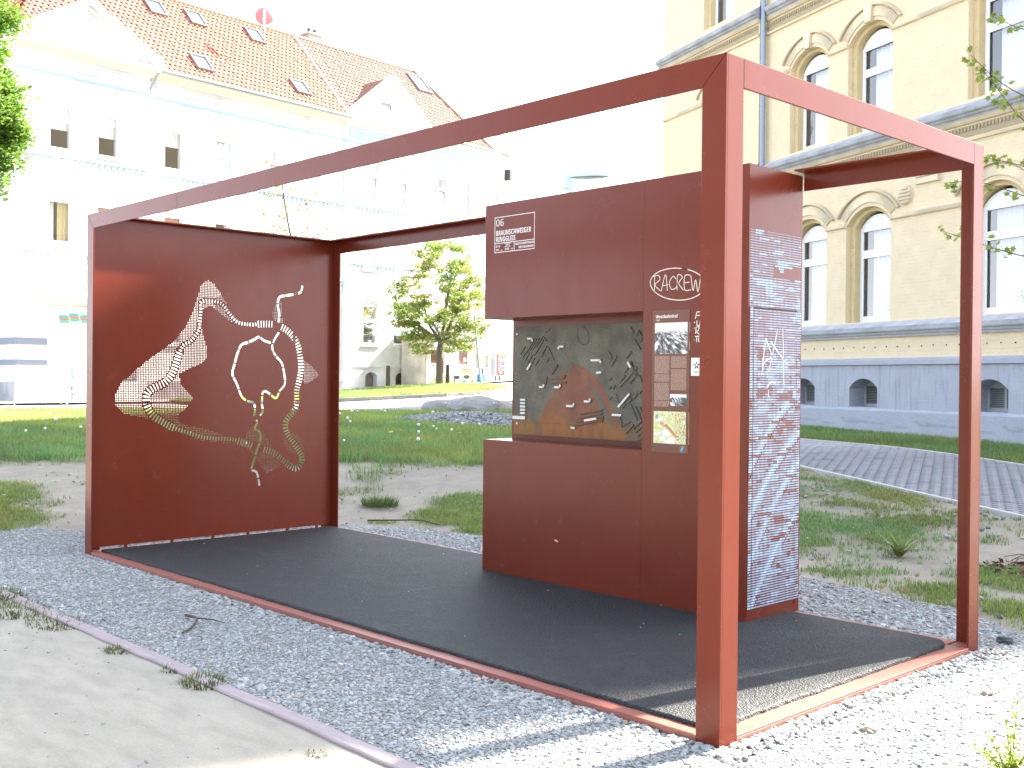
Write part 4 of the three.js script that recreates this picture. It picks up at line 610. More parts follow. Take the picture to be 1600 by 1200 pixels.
// pantile roofing: eave line at (y, m), rising inwards; span(t) gives the ends of a course at t = 0..1 up the slope
function pantiles(y0, m0, y1, m1, span, skip = () => false) {
  const Ls = Math.hypot(y1 - y0, m1 - m0), rows = Math.round(Ls / 0.33), tw = 0.235, pos = [], uv = [], idx = [], ny = Math.abs(m1 - m0) / Ls, nm = (y1 - y0) / Ls;
  for (let r = 0; r < rows; r++) {
    const t0 = r / rows, t1 = (r + 1.06) / rows, [a0, a1] = span((r + 0.5) / rows), n = Math.max(1, Math.round((a1 - a0) / tw));
    for (let i = 0; i < n; i++) {
      const x0 = a0 + i * tw; if (skip(x0 + tw / 2, (r + 0.5) / rows)) continue; const b = pos.length / 3, K = 5, wob = rr(-0.006, 0.006);
      for (const [t, lift] of [[t0, 0.042 + wob], [t1, 0.004 + wob]]) for (let k = 0; k <= K; k++) { const f = k / K, h = lift + 0.03 * Math.sin(f * Math.PI * 2 - 0.6) ; pos.push(x0 + f * (tw + 0.012), mix(y0, y1, t) + h * ny, mix(m0, m1, t) + h * nm); uv.push(x0 + f * tw + r * 0.37, t * Ls + i * 0.13); }
      for (let k = 0; k < K; k++) idx.push(b + k, b + k + 1, b + K + 1 + k, b + k + 1, b + K + 2 + k, b + K + 1 + k);
      const c = pos.length / 3; for (let k = 0; k <= K; k++) { const j = (b + k) * 3; pos.push(pos[j], pos[j + 1], pos[j + 2], pos[j] , pos[j + 1] - 0.045 * ny, pos[j + 2] - 0.045 * nm); uv.push(0, 0, 0, 0.04); } for (let k = 0; k < K; k++) { const q = c + 2 * k; idx.push(q, q + 1, q + 2, q + 2, q + 1, q + 3); }
    }
  }
  const g = new THREE.BufferGeometry(); g.setAttribute('position', new THREE.Float32BufferAttribute(pos, 3)); g.setAttribute('uv', new THREE.Float32BufferAttribute(uv, 2)); g.setIndex(idx); g.computeVertexNormals(); return g;
}
const blind = std([0.62, 0.66, 0.64], 0.8), ochreCurtain = phys([0.62, 0.50, 0.26], 0.9, { transmission: 0.2, thickness: 0, side: THREE.DoubleSide }), brownWall = std([0.16, 0.12, 0.095], 0.9), pinkCurtain = phys([0.72, 0.34, 0.28], 0.9, { transmission: 0.25, thickness: 0, side: THREE.DoubleSide });
const eaveProf = (pr, y) => [[pr - 0.3, y - 0.32], [pr + 0.05, y - 0.32], [pr + 0.07, y - 0.24], [pr + 0.16, y - 0.22], [pr + 0.18, y - 0.12], [pr + 0.40, y - 0.10], [pr + 0.46, y], [pr - 0.3, y]];
function skylight(parent, a, y0, y1, hw, slope, yE, mE) { // roof window lying on the slope
  const at = (y) => mE - (y - yE) / slope, L = Math.hypot(y1 - y0, at(y1) - at(y0)), g = [plate(rect(-hw, hw, 0, L), 0.12, 0.01, [rect(-hw + 0.08, hw - 0.08, 0.08, L - 0.08)])], ang = -Math.PI / 2 + Math.atan(slope);
  const put = (q) => { q.rotateX(ang); q.translate(a, y0 + 0.02, at(y0) + 0.02); return q; };
  const s = part('skylight', g.map(put), std([0.16, 0.16, 0.17], 0.5), parent); const p = new THREE.PlaneGeometry(2 * hw - 0.16, L - 0.16); p.translate(0, L / 2, 0.06); part('pane', put(p), phys([0.8, 0.82, 0.84], 0.08, { metalness: 0.9 }), s);
}
function gable(parent, aL, aR, yB, apexY, pr, opt = {}) { // pediment: raking cornices, recessed field
  const c = (aL + aR) / 2, rake = (x0, y0, x1, y1, w, t, z) => { const L = Math.hypot(x1 - x0, y1 - y0), nx = -(y1 - y0) / L, ny = (x1 - x0) / L, s = ny < 0 ? -1 : 1; return FRONT(plate([[x0, y0], [x1, y1], [x1 , y1 + w / Math.abs(ny)], [x0 , y0 + w / Math.abs(ny)]], t, 0.01), z); };
  part('gable_field', FRONT(plate([[aL + 0.2, yB], [aR - 0.2, yB], [c, apexY - 0.1]], 0.25, 0, opt.hole ? [opt.hole] : []), pr - 0.35), opt.field ?? M.whitePaint, parent);
  const rk = (x0, y0, x1, y1) => [rake(x0, y0, x1, y1, 0.22, 0.55, pr - 0.2), rake(x0, y0 - 0.16, x1, y1 - 0.16, 0.155, 0.36, pr - 0.2), rake(x0, y0 - 0.30, x1, y1 - 0.30, 0.135, 0.22, pr - 0.2)];
  part('raking_cornice', rk(aL, yB + 0.12, c, apexY), M.whitePaint, parent); part('raking_cornice', rk(c, apexY, aR, yB + 0.12), M.whitePaint, parent);
  return c;
}
// ---- first house: red roof
const w1 = thing('white_house', 'white terraced house with red tiled roof and broad pediment', 'house', [WB.o[0], 0, WB.o[1]], WB.turn, );
const w2 = thing('white_house', 'white terraced house with brown tiled roof and pale blue frieze', 'house', [WB.o[0], 0, WB.o[1]], WB.turn);
function whiteFront(h, a0, a1, pr, cols, floors, o = {}) {
  const holes = []; for (const [c, hw] of cols) for (const [s, t] of floors) holes.push(archPts(c, hw, s, t - 0.02, 0.07).reverse()); if (o.holes) holes.push(...o.holes);
  part('front_wall', FRONT(plate(rect(a0, a1, 0.2, 13.95), 0.42, 0, holes), pr - 0.42), M.whitePaint, h);
  for (const [c, hw] of cols) for (const [s, t] of floors) { part('arch_label', archBand(c, hw + 0.02, t + 0.05, 0.13, 0.06, 0.05, pr - 0.002), M.creamTrim, h); part('window_sill', rbx(c - hw - 0.1, c + hw + 0.1, s - 0.10, s - 0.005, pr - 0.1, pr + 0.09, 0.01), M.whitePaint, h); }
  part('frieze_line', mould([[pr - 0.01, 13.04], [pr + 0.07, 13.04], [pr + 0.09, 13.10], [pr - 0.01, 13.14]], a0, a1), M.bluePaint, h);
  if (o.frieze) { part('frieze', bx(a0 + 0.25, a1 - 0.25, 13.22, 13.8, pr - 0.02, pr + 0.01), o.frieze, h); part('frieze_frame', FRONT(plate(rect(a0 + 0.40, a1 - 0.40, 13.32, 13.70), 0.03, 0.004, [rect(a0 + 0.48, a1 - 0.48, 13.38, 13.64).reverse()]), pr + 0.012), M.whitePaint, h); }
  part('eaves_cornice', mould(eaveProf(pr, 14.1), a0 - (o.el ?? 0), a1 + (o.er ?? 0)), M.creamTrim, h);
  for (const y of o.bands ?? [9.95, 6.25]) {
    part('string_course', [mould([[pr - 0.01, y - 0.06], [pr + 0.10, y - 0.04], [pr + 0.12, y + 0.06], [pr - 0.01, y + 0.12]], a0, a1)], M.paleBlue, h);
    const d = []; for (let a = a0 + 0.15; a < a1 - 0.1; a += 0.26) d.push(bx(a, a + 0.14, y - 0.22, y - 0.075, pr - 0.005, pr + 0.055)); stuffOf(part('dentil_course', d, M.paleBlue, h));
  }
}
{
  const F = [[10.2, 11.93], [6.62, 8.32]], r = [[-0.04, 0.46], [1.9, 0.46]], w = [[4.97, 0.45], [7.43, 0.45], [9.82, 0.45], [12.3, 0.45]];
  whiteFront(w1, -1.72, 3.68, 0.28, r, F, { el: 0.35, er: 0.3, frieze: M.whitePaint, holes: [rect(-0.45, 3.2, 1.35, 4.25).reverse()] });
  whiteFront(w1, 3.682, 14.12, 0, w, [...F, [2.9, 4.9]], { frieze: M.whitePaint });
  part('end_wall', [bx(-1.72, -1.35, 0.2, 13.95, -8, -0.15), bx(13.8, 14.12, 0.2, 13.95, -8, -0.43), bx(-1.35, 13.8, 0.2, 13.95, -8, -7.7)], M.whitePaint, w1);
  part('floor_slab', [bx(-1.34, 13.79, 5.5, 5.8, -7.69, -0.44), bx(-1.34, 13.79, 9.1, 9.4, -7.69, -0.44), bx(-1.34, 13.79, 13.4, 13.7, -7.69, -0.44), bx(-1.34, 13.79, 0.2, 13.4, -3.2, -3.0)], brownWall, w1);
  part('grey_band', [mould([[0.27, 2.70], [0.31, 2.70], [0.31, 2.95], [0.27, 2.95]], -1.70, -0.52), bx(-1.76, -1.722, 2.70, 2.95, -6, 0.3), mould([[0.27, 1.92], [0.31, 1.92], [0.31, 2.12], [0.27, 2.12]], -1.70, -0.52), bx(-1.76, -1.722, 1.92, 2.12, -6, 0.3)], std([0.20, 0.22, 0.28], 0.85), w1);
  part('plinth', [bx(-1.77, -0.5, 0.2, 1.28, 0.0, 0.34), bx(-1.77, -1.722, 0.2, 1.28, -7, 0.0), bx(3.2, 14.12, 0.2, 1.35, -0.02, 0.06)], std([0.42, 0.42, 0.44], 0.9, { map: rep(cloudTex, 0.5) }), w1);
  // shop front with awning and bunting
  const shop = part('shop_front', [bx(-0.44, 3.19, 1.36, 1.55, 0.02, 0.1), bx(-0.44, -0.34, 1.55, 4.24, 0.02, 0.1), bx(3.09, 3.19, 1.55, 4.24, 0.02, 0.1), bx(1.30, 1.38, 1.55, 4.24, 0.02, 0.1), bx(-0.34, 3.09, 4.14, 4.24, 0.02, 0.1)], std([0.62, 0.72, 0.70], 0.5), w1);
  part('pane', bx(-0.34, 3.09, 1.55, 4.14, 0.05, 0.056), std([0.66, 0.72, 0.71], 0.2), shop);
  const flags = [C(0.06, 0.42, 0.62), C(0.85, 0.22, 0.06), C(0.06, 0.50, 0.42)];
  for (const [x, y] of [[0.22, 3.72], [0.63, 3.80], [1.08, 3.76], [1.55, 3.74], [2.0, 3.8]]) flags.forEach((c, i) => part('pennant', bx(x - 0.17 + 0.02 * i, x + 0.17 + 0.02 * i, y - 0.09 * i + 0.05, y - 0.09 * i + 0.138, 0.105, 0.115), std([c.r, c.g, c.b], 0.8), shop));
  { const g = new THREE.PlaneGeometry(4.2, 0.9, 42, 4); g.rotateX(-Math.PI / 2 + 0.42); const p = g.attributes.position; g.translate(1.25, 4.72, 0.70); part('awning', g, std([0.74, 0.70, 0.62], 0.85, { side: THREE.DoubleSide }), shop); const v = []; for (let i = 0; i < 21; i++) v.push(bx(-0.85 + i * 0.2, -0.65 + i * 0.2, 4.33 - 0.02 * (i % 2), 4.54, 1.10, 1.11)); part('awning_valance', v, std([0.78, 0.74, 0.66], 0.85), shop); part('awning_box', rbx(-0.9, 3.4, 4.86, 5.02, 0.27, 0.45, 0.02), M.creamTrim, shop); }
  const W1 = { curtains: [[0, 1, 0.5, 1, blind]] };
  for (const [c, hw] of r) { makeWindow(w1, c, 10.2, hw, 11.91, 0.07, 0.14, { border: 0.05, curtains: [[0, 1, 0.48, 1, blind]] }); }
  makeWindow(w1, -0.04, 6.62, 0.46, 8.30, 0.07, 0.14, { border: 0.05, curtains: [[0.02, 0.22, 0, 1, ochreCurtain], [0.5, 0.98, 0, 1, ochreCurtain], [0.2, 0.36, 0, 1, blind]] });
  makeWindow(w1, 1.9, 6.62, 0.46, 8.30, 0.07, 0.14, { border: 0.05, curtains: [[0, 1, 0.2, 1, pinkCurtain]] });
  w.forEach(([c, hw], i) => { makeWindow(w1, c, 10.2, hw, 11.91, 0.07, -0.14, { border: 0.05, curtains: [[[0, 1, 0.6, 1, blind]], [[0, 1, 0, 0.55, M.curtain], [0, 1, 0.56, 1, blind]], [[0, 1, 0, 1, blind]], [[0, 1, 0, 1, blind]]][i] }); makeWindow(w1, c, 6.62, hw, 8.30, 0.07, -0.14, { border: 0.05, curtains: i === 0 ? [[0, 1, 0.7, 1, pinkCurtain]] : i === 1 ? [] : [[0, 1, 0, 1, blind]] }); makeWindow(w1, c, 2.9, hw, 4.88, 0.07, -0.14, { border: 0.05, curtains: [[0, 1, 0, 1, blind]] }); });
  const ap = gable(w1, -2.1, 4.15, 14.12, 16.0, 0.28);
  part('pediment_base', mould([[-0.1, 14.101], [0.70, 14.101], [0.74, 14.18], [-0.1, 14.24]], -2.1, 4.2), M.whitePaint, w1);
  // roof
  const roof = part('roof', [mould([[0.30, 14.12], [-4.0, 18.72], [-8.3, 14.12]], 1.2, 14.1)], std([0.3, 0.1, 0.06], 0.9), w1);
  part('roof_hip', [(() => { const g = new THREE.BufferGeometry(), v = [-2.05, 14.12, 0.30, -2.05, 14.12, -8.3, 1.2, 18.72, -4.0, -2.05, 14.12, 0.30, 1.2, 18.72, -4.0, 1.2, 14.12, 0.30]; g.setAttribute('position', new THREE.Float32BufferAttribute(v, 3)); g.computeVertexNormals(); return g; })()], M.tileRed, roof);
  stuffOf(part('roof_tile', pantiles(14.14, 0.42, 18.85, -4.0, (t) => [mix(-2.05, 1.3, t), 14.1], (a, t) => a < 4.2 && t < (1 - Math.abs(a - 1.02) / 3.1) * 0.42), M.tileRed, roof));
  { const g = pantiles(14.14, 0.42, 18.85, -2.9, (t) => [mix(-4, 0.2, t), mix(4, 0.2, t)]); g.rotateY(-Math.PI / 2); g.translate(-1.75, 0, -3.9); stuffOf(part('roof_tile', g, M.tileRed, roof)); }
  { const g = []; for (let a = 1.2; a < 14.0; a += 0.4) { const q = new THREE.CylinderGeometry(0.12, 0.135, 0.42, 8, 1, false); q.rotateZ(Math.PI / 2); q.translate(a + 0.2, 18.86, -4.02); part('ridge_tile', q, M.tileRed, roof); } }
  part('party_ridge', tube([[14.12, 14.2, 0.36], [14.12, 18.9, -4.0]], 0.10, 0.10, 8, 2), std([0.55, 0.46, 0.42], 0.9), roof);
  for (const [a, y0, y1] of [[5.85, 17.5, 18.3], [7.9, 17.55, 18.35], [11.15, 17.55, 18.35], [6.55, 14.72, 15.5], [11.9, 14.8, 15.55]]) skylight(roof, a, y0, y1, 0.42, 4.71 / 4.42, 14.14, 0.42);
  part('gutter', [tube([[3.9, 14.10, 0.55], [14.12, 14.10, 0.55]], 0.075, 0.075, 8, 2), tube([[4.0, 14.1, 0.55], [4.0, 13.85, 0.5], [3.74, 13.45, 0.12], [3.74, 13.2, 0.08], [3.74, 0.8, 0.08]], 0.05, 0.05, 8, 24)], M.zinc, w1);
  for (const [a, h] of [[6.3, 0.8], [2.6, 1.2]]) part('chimney', bx(a, a + 0.9, 18.2, 19.0 + h, -5.6, -4.9), std([0.33, 0.13, 0.09], 0.9, { map: brickMap, bumpMap: brickBump, bumpScale: 0.01 }), w1);
}
{ // ---- second house
  const F = [[10.4, 12.22], [6.9, 8.7]], cols = [[15.9, 0.5], [17.93, 0.5], [20.72, 0.5], [22.58, 0.5]];
  const cel = [[15.96, 0.38], [17.98, 0.38]];
  whiteFront(w2, 14.122, 24.1, 0.06, cols, [...F, [3.2, 5.2]], { frieze: M.bluePaint, bands: [9.98, 7.15], er: 0.2, holes: cel.map(([c, hw]) => archPts(c, hw, 1.12, 1.65, 0.2).reverse()) });
  for (const [c, hw] of cel) part('cellar_window', FRONT(plate(archPts(c, hw, 1.12, 1.65, 0.2), 0.04, 0.002), -0.28), std([0.20, 0.17, 0.14], 0.8), w2);
  for (const a of [14.3, 23.85]) part('corner_pilaster', rbx(a - 0.16, a + 0.16, 1.2, 13.0, 0.05, 0.13, 0.01), M.paleBlue, w2);
  part('plinth', [mould([[0.05, 0.2], [0.12, 0.2], [0.12, 1.1], [0.05, 1.1]], 14.122, 24.1), mould([[0.05, 2.1], [0.12, 2.1], [0.10, 2.25], [0.05, 2.25]], 14.122, 24.1)], M.whitePaint, w2);
  part('end_wall', [bx(23.78, 24.1, 0.2, 13.95, -8, -0.37), bx(14.45, 23.78, 0.2, 13.95, -8, -7.7)], M.whitePaint, w2);
  part('floor_slab', [bx(14.13, 23.77, 5.7, 6.0, -7.69, -0.38), bx(14.13, 23.77, 9.4, 9.6, -7.69, -0.38), bx(14.13, 23.77, 13.4, 13.7, -7.69, -0.38), bx(14.13, 23.77, 0.2, 13.4, -2.7, -2.5)], M.whitePaint, w2);
  cols.forEach(([c, hw], i) => { for (const [s, t] of F) makeWindow(w2, c, s, hw, t - 0.02, 0.07, -0.10, { border: 0.06, transom: s + 1.17, tilt: s > 10 && i < 3 ? 0.13 : 0, curtains: i === 3 && s > 10 ? [[0, 1, 0, 1, pinkCurtain]] : i === 2 && s > 10 ? [[0, 0.6, 0.6, 1, pinkCurtain], [0, 1, 0, 0.58, blind]] : [[0, 1, 0, 1, blind]] }); makeWindow(w2, c, 3.2, hw, 5.18, 0.07, -0.10, { border: 0.06, transom: 4.4, curtains: [[0, 1, 0.55, 1, i ? blind : ochreCurtain]] }); });
  gable(w2, 14.3, 19.85, 14.12, 16.5, 0.06, { hole: rect(16.5, 17.42, 14.55, 15.5).reverse() });
  makeWindow(w2, 16.96, 14.55, 0.46, 15.5, 0, -0.20, { border: 0.06, head: 15.44 });
  const roof = part('roof', [mould([[0.1, 14.12], [-4.0, 18.72], [-8.3, 14.12]], 14.13, 22.3), (() => { const g = new THREE.BufferGeometry(), v = [22.3, 14.12, 0.1, 24.3, 14.12, 0.1, 22.3, 18.72, -4, 24.3, 14.12, 0.1, 24.3, 14.12, -8.3, 22.3, 18.72, -4]; g.setAttribute('position', new THREE.Float32BufferAttribute(v, 3)); g.computeVertexNormals(); return g; })()], std([0.2, 0.1, 0.07], 0.9, { side: THREE.DoubleSide }), w2);
  stuffOf(part('roof_tile', pantiles(14.14, 0.40, 18.85, -4.0, (t) => [14.2, mix(24.4, 22.5, t)], (a, t) => a < 19.6 && t < (1 - Math.abs(a - 17.05) / 2.75) * 0.52), M.tileBrown, roof));
  for (let a = 14.2; a < 22.3; a += 0.4) { const q = new THREE.CylinderGeometry(0.12, 0.135, 0.42, 8); q.rotateZ(Math.PI / 2); q.translate(a + 0.2, 18.86, -4.02); part('ridge_tile', q, M.tileBrown, roof); }
  part('hip_ridge', tube([[24.4, 14.2, 0.36], [22.4, 18.9, -4.0]], 0.12, 0.12, 8, 2), M.tileBrown, roof);
  skylight(roof, 22.05, 17.35, 18.5, 0.52, 4.71 / 4.4, 14.14, 0.40);
  part('dormer_roof', [(() => { const g = new THREE.BufferGeometry(), v = [14.3, 14.3, 0.3, 17.08, 16.7, 0.3, 17.08, 16.7, -2.0, 14.3, 14.3, 0.3, 17.08, 16.7, -2.0, 14.6, 14.5, -0.1]; g.setAttribute('position', new THREE.Float32BufferAttribute(v, 3)); g.computeVertexNormals(); return g; })()], std([0.2, 0.1, 0.07], 0.9, { side: THREE.DoubleSide }), roof);
  part('gutter', tube([[19.9, 14.1, 0.55], [24.5, 14.1, 0.55]], 0.075, 0.075, 8, 2), M.zinc, w2);
  part('chimney', [bx(15.1, 15.9, 18.3, 19.25, -4.6, -4.0), bx(15.02, 15.98, 19.25, 19.35, -4.68, -3.92)], std([0.4, 0.36, 0.34], 0.9), w2); for (const x of [15.3, 15.68]) part('chimney_pot', cyl(0.09, 0.1, 0.26, x, 19.35, -4.3, 10), M.darkMetal, w2);
}
{ // ---- third house, turned away down the street
  const [gx, gz] = loc(WB, 24.105, 0.0), w3 = thing('white_house', 'narrow white gabled house end at the far bend of the street', 'house', [gx, 0, gz], WB.turn + 0.2);
  part('front_wall', [FRONT(plate(rect(0, 2.75, 0.2, 13.95), 0.4, 0, [archPts(1.4, 0.42, 10.3, 12.1, 0.08).reverse(), archPts(1.4, 0.42, 6.8, 8.6, 0.08).reverse()]), -0.4), bx(2.45, 2.748, 0.2, 13.95, -6, -0.41)], M.whitePaint, w3);
  makeWindow(w3, 1.4, 10.3, 0.42, 12.08, 0.08, -0.2, { border: 0.06, transom: 11.4, curtains: [[0, 1, 0, 1, blind]] }); makeWindow(w3, 1.4, 6.8, 0.42, 8.58, 0.08, -0.2, { border: 0.06, transom: 7.9, curtains: [[0, 1, 0, 1, blind]] });
  part('eaves_cornice', mould(eaveProf(0, 14.1), 0.02, 2.9), M.creamTrim, w3); part('frieze', bx(0.2, 2.6, 13.2, 13.7, -0.02, 0.012), M.paleBlue, w3);
  gable(w3, 0.5, 3.0, 14.1, 15.5, 0.05); part('roof', mould([[0.2, 14.12], [-2.5, 17], [-6, 14.12]], 0.05, 2.9), M.tileBrown, w3);
  part('wall_lamp', rbx(2.2, 2.5, 12.9, 13.5, 0.0, 0.35, 0.03), M.darkMetal, w3);
}
{ // ---- kiosk in front of the second house
  const [kx, kz] = loc(WB, 0, 0), k = thing('kiosk', 'small cream street kiosk with two brown windows beside the white houses', 'kiosk', [kx, 0, kz], WB.turn), m = 2.0, cream = std([0.66, 0.60, 0.50], 0.8, { map: rep(cloudTex, 0.5) }), brown = std([0.13, 0.05, 0.035], 0.35);
  part('wall', [FRONT(plate(rect(17.9, 21.3, 0.9, 3.55), 0.12, 0.004, [rect(18.1, 18.95, 2.2, 3.02).reverse(), rect(19.22, 20.02, 2.24, 3.06).reverse(), rect(20.12, 20.9, 2.24, 3.06).reverse()]), m - 0.12), bx(17.9, 18.0, 0.9, 3.55, 0.15, m - 0.125), bx(21.2, 21.3, 0.9, 3.55, 0.15, m - 0.125)], cream, k);
  part('base', bx(17.88, 21.33, 0.8, 1.3, m - 0.05, m + 0.03), std([0.33, 0.37, 0.42], 0.9), k); part('roof', rbx(17.6, 23.1, 3.56, 3.74, 0.1, m + 0.35, 0.02), std([0.46, 0.56, 0.68], 0.6), k);
  for (const [a, b] of [[18.1, 18.95], [19.22, 20.02], [20.12, 20.9]]) { const w = part('window', FRONT(plate(rect(a, b, 2.24, 3.06), 0.06, 0.003, [rect(a + 0.06, b - 0.06, 2.30, 3.0).reverse()]), m - 0.05), M.whiteFrame, k); part('pane', bx(a + 0.06, b - 0.06, 2.3, 3.0, m - 0.03, m - 0.025), brown, w); }
  part('notice', bx(20.55, 20.74, 2.45, 2.65, m - 0.022, m - 0.02), M.whiteInk, k);
  const fas = part('fascia_board', rbx(18.35, 21.0, 3.14, 3.42, m, m + 0.06, 0.01), M.whiteFrame, k); for (const a of [18.95, 19.7, 20.2]) part('fascia_strip', bx(a, a + 0.12, 3.15, 3.41, m + 0.061, m + 0.066), std([0.1, 0.1, 0.12], 0.6), fas);
  part('counter', rbx(19.1, 21.1, 2.1, 2.18, m, m + 0.3, 0.01), cream, k);
  for (const [x, y] of [[20.02, 1.63], [20.74, 1.66]]) { const g = new THREE.CylinderGeometry(0.2, 0.2, 0.03, 20); g.scale(1, 1, 0.45); g.rotateX(Math.PI / 2); g.translate(x, y, m + 0.01); part('vent', g, M.black, k); }
  part('side_annexe', [bx(21.302, 22.6, 0.9, 3.5, 0.15, 1.5)], M.whitePaint, k);
  const own = (n, l, c, gs) => { const o = thing(n, l, c, [kx, 0, kz], WB.turn); gs.forEach(([pn, g, mt]) => part(pn, g, mt, o)); return o; };
  const poster = canvasTex(256, 280, (c, w, h) => { c.fillStyle = '#f3f3f2'; c.fillRect(0, 0, w, h); c.fillStyle = '#7fc0e8'; c.fillRect(10, 8, 140, 26); c.fillStyle = '#b0342c'; c.fillRect(0, 0, 10, h); c.fillStyle = '#7b3a33'; for (let i = 0; i < 6; i++) c.fillRect(200 + (i % 2) * 26, 14 + ((i / 2) | 0) * 30, 20, 24); c.strokeStyle = '#9a5560'; c.lineWidth = 8; c.beginPath(); c.moveTo(120, 130); c.bezierCurveTo(150, 90, 170, 60, 140, 120); c.stroke(); c.fillStyle = '#c8c8cc'; c.fillRect(120, 230, 70, 8); });
  const pf = bx(18.42, 19.36, 1.78, 2.83, 2.66, 2.675), uv = pf.attributes.uv; for (let i = 0; i < uv.count; i++) uv.setXY(i, (uv.getX(i) - 18.42) / 0.94, (uv.getY(i) - 1.78) / 1.05);
  own('poster_board', 'white advertising board with red edge behind the street tree', 'poster board', [['frame', bx(18.38, 19.40, 1.74, 2.87, 2.58, 2.658), M.whiteFrame], ['poster', pf, std([1, 1, 1], 0.6, { map: poster })], ['leg', cyl(0.03, 0.03, 0.9, 18.5, 0.95, 2.6, 8), M.darkMetal], ['leg', cyl(0.03, 0.03, 0.9, 19.28, 0.95, 2.6, 8), M.darkMetal]]);
  own('waste_bin', 'blue waste bin hanging by the kiosk next to the leaning pole', 'bin', [['body', rbx(21.42, 21.82, 1.3, 1.82, 2.1, 2.4, 0.04), std([0.03, 0.22, 0.62], 0.5)], ['post', cyl(0.03, 0.03, 0.5, 21.62, 0.95, 2.25, 8), M.darkMetal]]);
  own('waste_bin', 'light blue tapered bin on the ground behind the dark bollard', 'bin', [['body', cyl(0.24, 0.17, 0.46, 19.62, 1.02, 3.0, 16), std([0.14, 0.45, 0.72], 0.5)], ['rim', new THREE.TorusGeometry(0.17, 0.02, 6, 16).rotateX(Math.PI / 2).translate(19.62, 1.48, 3.0), std([0.10, 0.38, 0.66], 0.5)]]);
  const vtex = canvasTex(128, 256, (c, w, h) => { c.fillStyle = '#d8322a'; c.fillRect(0, 0, w, h); c.fillStyle = '#f0c04a'; c.fillRect(30, 6, 80, 26); c.fillStyle = '#5a5468'; c.fillRect(22, 40, 96, 160); for (let i = 0; i < 60; i++) { c.fillStyle = ['#c9c4d4', '#3c3648', '#8a5a6a', '#e6e2ea'][i % 4]; c.fillRect(24 + rnd() * 84, 42 + rnd() * 150, 8, 12); } c.fillStyle = '#e8e2da'; c.fillRect(48, 212, 34, 20); });
  const vf = bx(22.62, 23.28, 1.78, 2.9, 2.401, 2.41), vu = vf.attributes.uv; for (let i = 0; i < vu.count; i++) vu.setXY(i, (vu.getX(i) - 22.62) / 0.66, (vu.getY(i) - 1.78) / 1.12);
  own('vending_machine', 'red vending machine with picture front on a grey stand', 'vending machine', [['case', bx(22.55, 23.3, 1.74, 2.94, 2.0, 2.4), std([0.45, 0.46, 0.47], 0.5)], ['front', vf, std([1, 1, 1], 0.35, { map: vtex })], ['leg', cyl(0.05, 0.05, 0.8, 22.75, 0.98, 2.2, 8), M.darkMetal], ['leg', cyl(0.05, 0.05, 0.8, 23.1, 0.98, 2.2, 8), M.darkMetal]]);
  own('display_case', 'grey glazed display case beside the red vending machine', 'display case', [['case', FRONT(plate(rect(21.42, 22.3, 2.1, 2.86), 0.2, 0.01, [rect(21.5, 22.22, 2.18, 2.78).reverse()]), 2.0), std([0.5, 0.5, 0.5], 0.5)], ['back', bx(21.5, 22.22, 2.18, 2.78, 2.0, 2.02), std([0.62, 0.58, 0.5], 0.7)], ['leg', cyl(0.04, 0.04, 1.15, 21.86, 0.97, 2.1, 8), M.darkMetal]]);
}
// ---------------------------------------------------------------- plants
// leaves as small folded faces; each entry {p, s, up} placed with a random turn
function leafGeo(list, shape = 'oval') {
  const pos = [], nor = [], col = [], q = new THREE.Quaternion(), e = new THREE.Euler(), v = new THREE.Vector3(), n = new THREE.Vector3();
  const P = shape === 'oval' ? [[0, 0, 0], [0.28, 0.06, 0.42], [0, -0.02, 0.5], [-0.28, 0.06, 0.42], [0, 0.03, 1]] : null;
  const tri = shape === 'oval' ? [[0, 1, 2], [0, 2, 3], [1, 4, 2], [2, 4, 3]] : null;
  const maple = [[0, 0], [0.42, 0.18], [0.30, 0.42], [0.62, 0.72], [0.24, 0.66], [0, 1.0], [-0.24, 0.66], [-0.62, 0.72], [-0.30, 0.42], [-0.42, 0.18]];
  for (const l of list) {
    if (l.q) q.copy(l.q); else { e.set(rr(-0.9, 0.9) + (l.droop ?? 0), rr(0, 6.28), rr(-0.9, 0.9)); q.setFromEuler(e); }
    const t = l.t ?? rr(0.75, 1.2), c = l.c ?? [1, 1, 1];
    const put = (a, b, cc) => { v.set(...a).multiplyScalar(l.s).applyQuaternion(q).add(l.p); pos.push(v.x, v.y, v.z); col.push(c[0] * t, c[1] * t, c[2] * t); };
    if (P) for (const k of tri) { for (const i of k) put(P[i]); }
    else for (let i = 1; i + 1 < maple.length; i++) for (const m of [maple[0], maple[i], maple[i + 1]]) put([m[0], 0.12 * Math.abs(m[0]), m[1]]);
  }
  const g = new THREE.BufferGeometry(); g.setAttribute('position', new THREE.Float32BufferAttribute(pos, 3)); g.setAttribute('color', new THREE.Float32BufferAttribute(col, 3)); g.computeVertexNormals(); return g;
}
const leafMat = (c, tr = 0.4) => phys(c, 0.75, { transmission: tr, thickness: 0, side: THREE.DoubleSide, vertexColors: true, specularIntensity: 0.5 });
M.bark = std([0.15, 0.13, 0.105], 0.95, { map: rep(grainTex, 3), bumpMap: rep(grainTex, 4), bumpScale: 0.02 });
M.leafFresh = leafMat([0.30, 0.36, 0.10], 0.62);
M.leafDense = leafMat([0.20, 0.33, 0.055], 0.6);
M.leafDark = leafMat([0.09, 0.13, 0.035], 0.35);
const V = (x, y, z) => new THREE.Vector3(x, y, z);
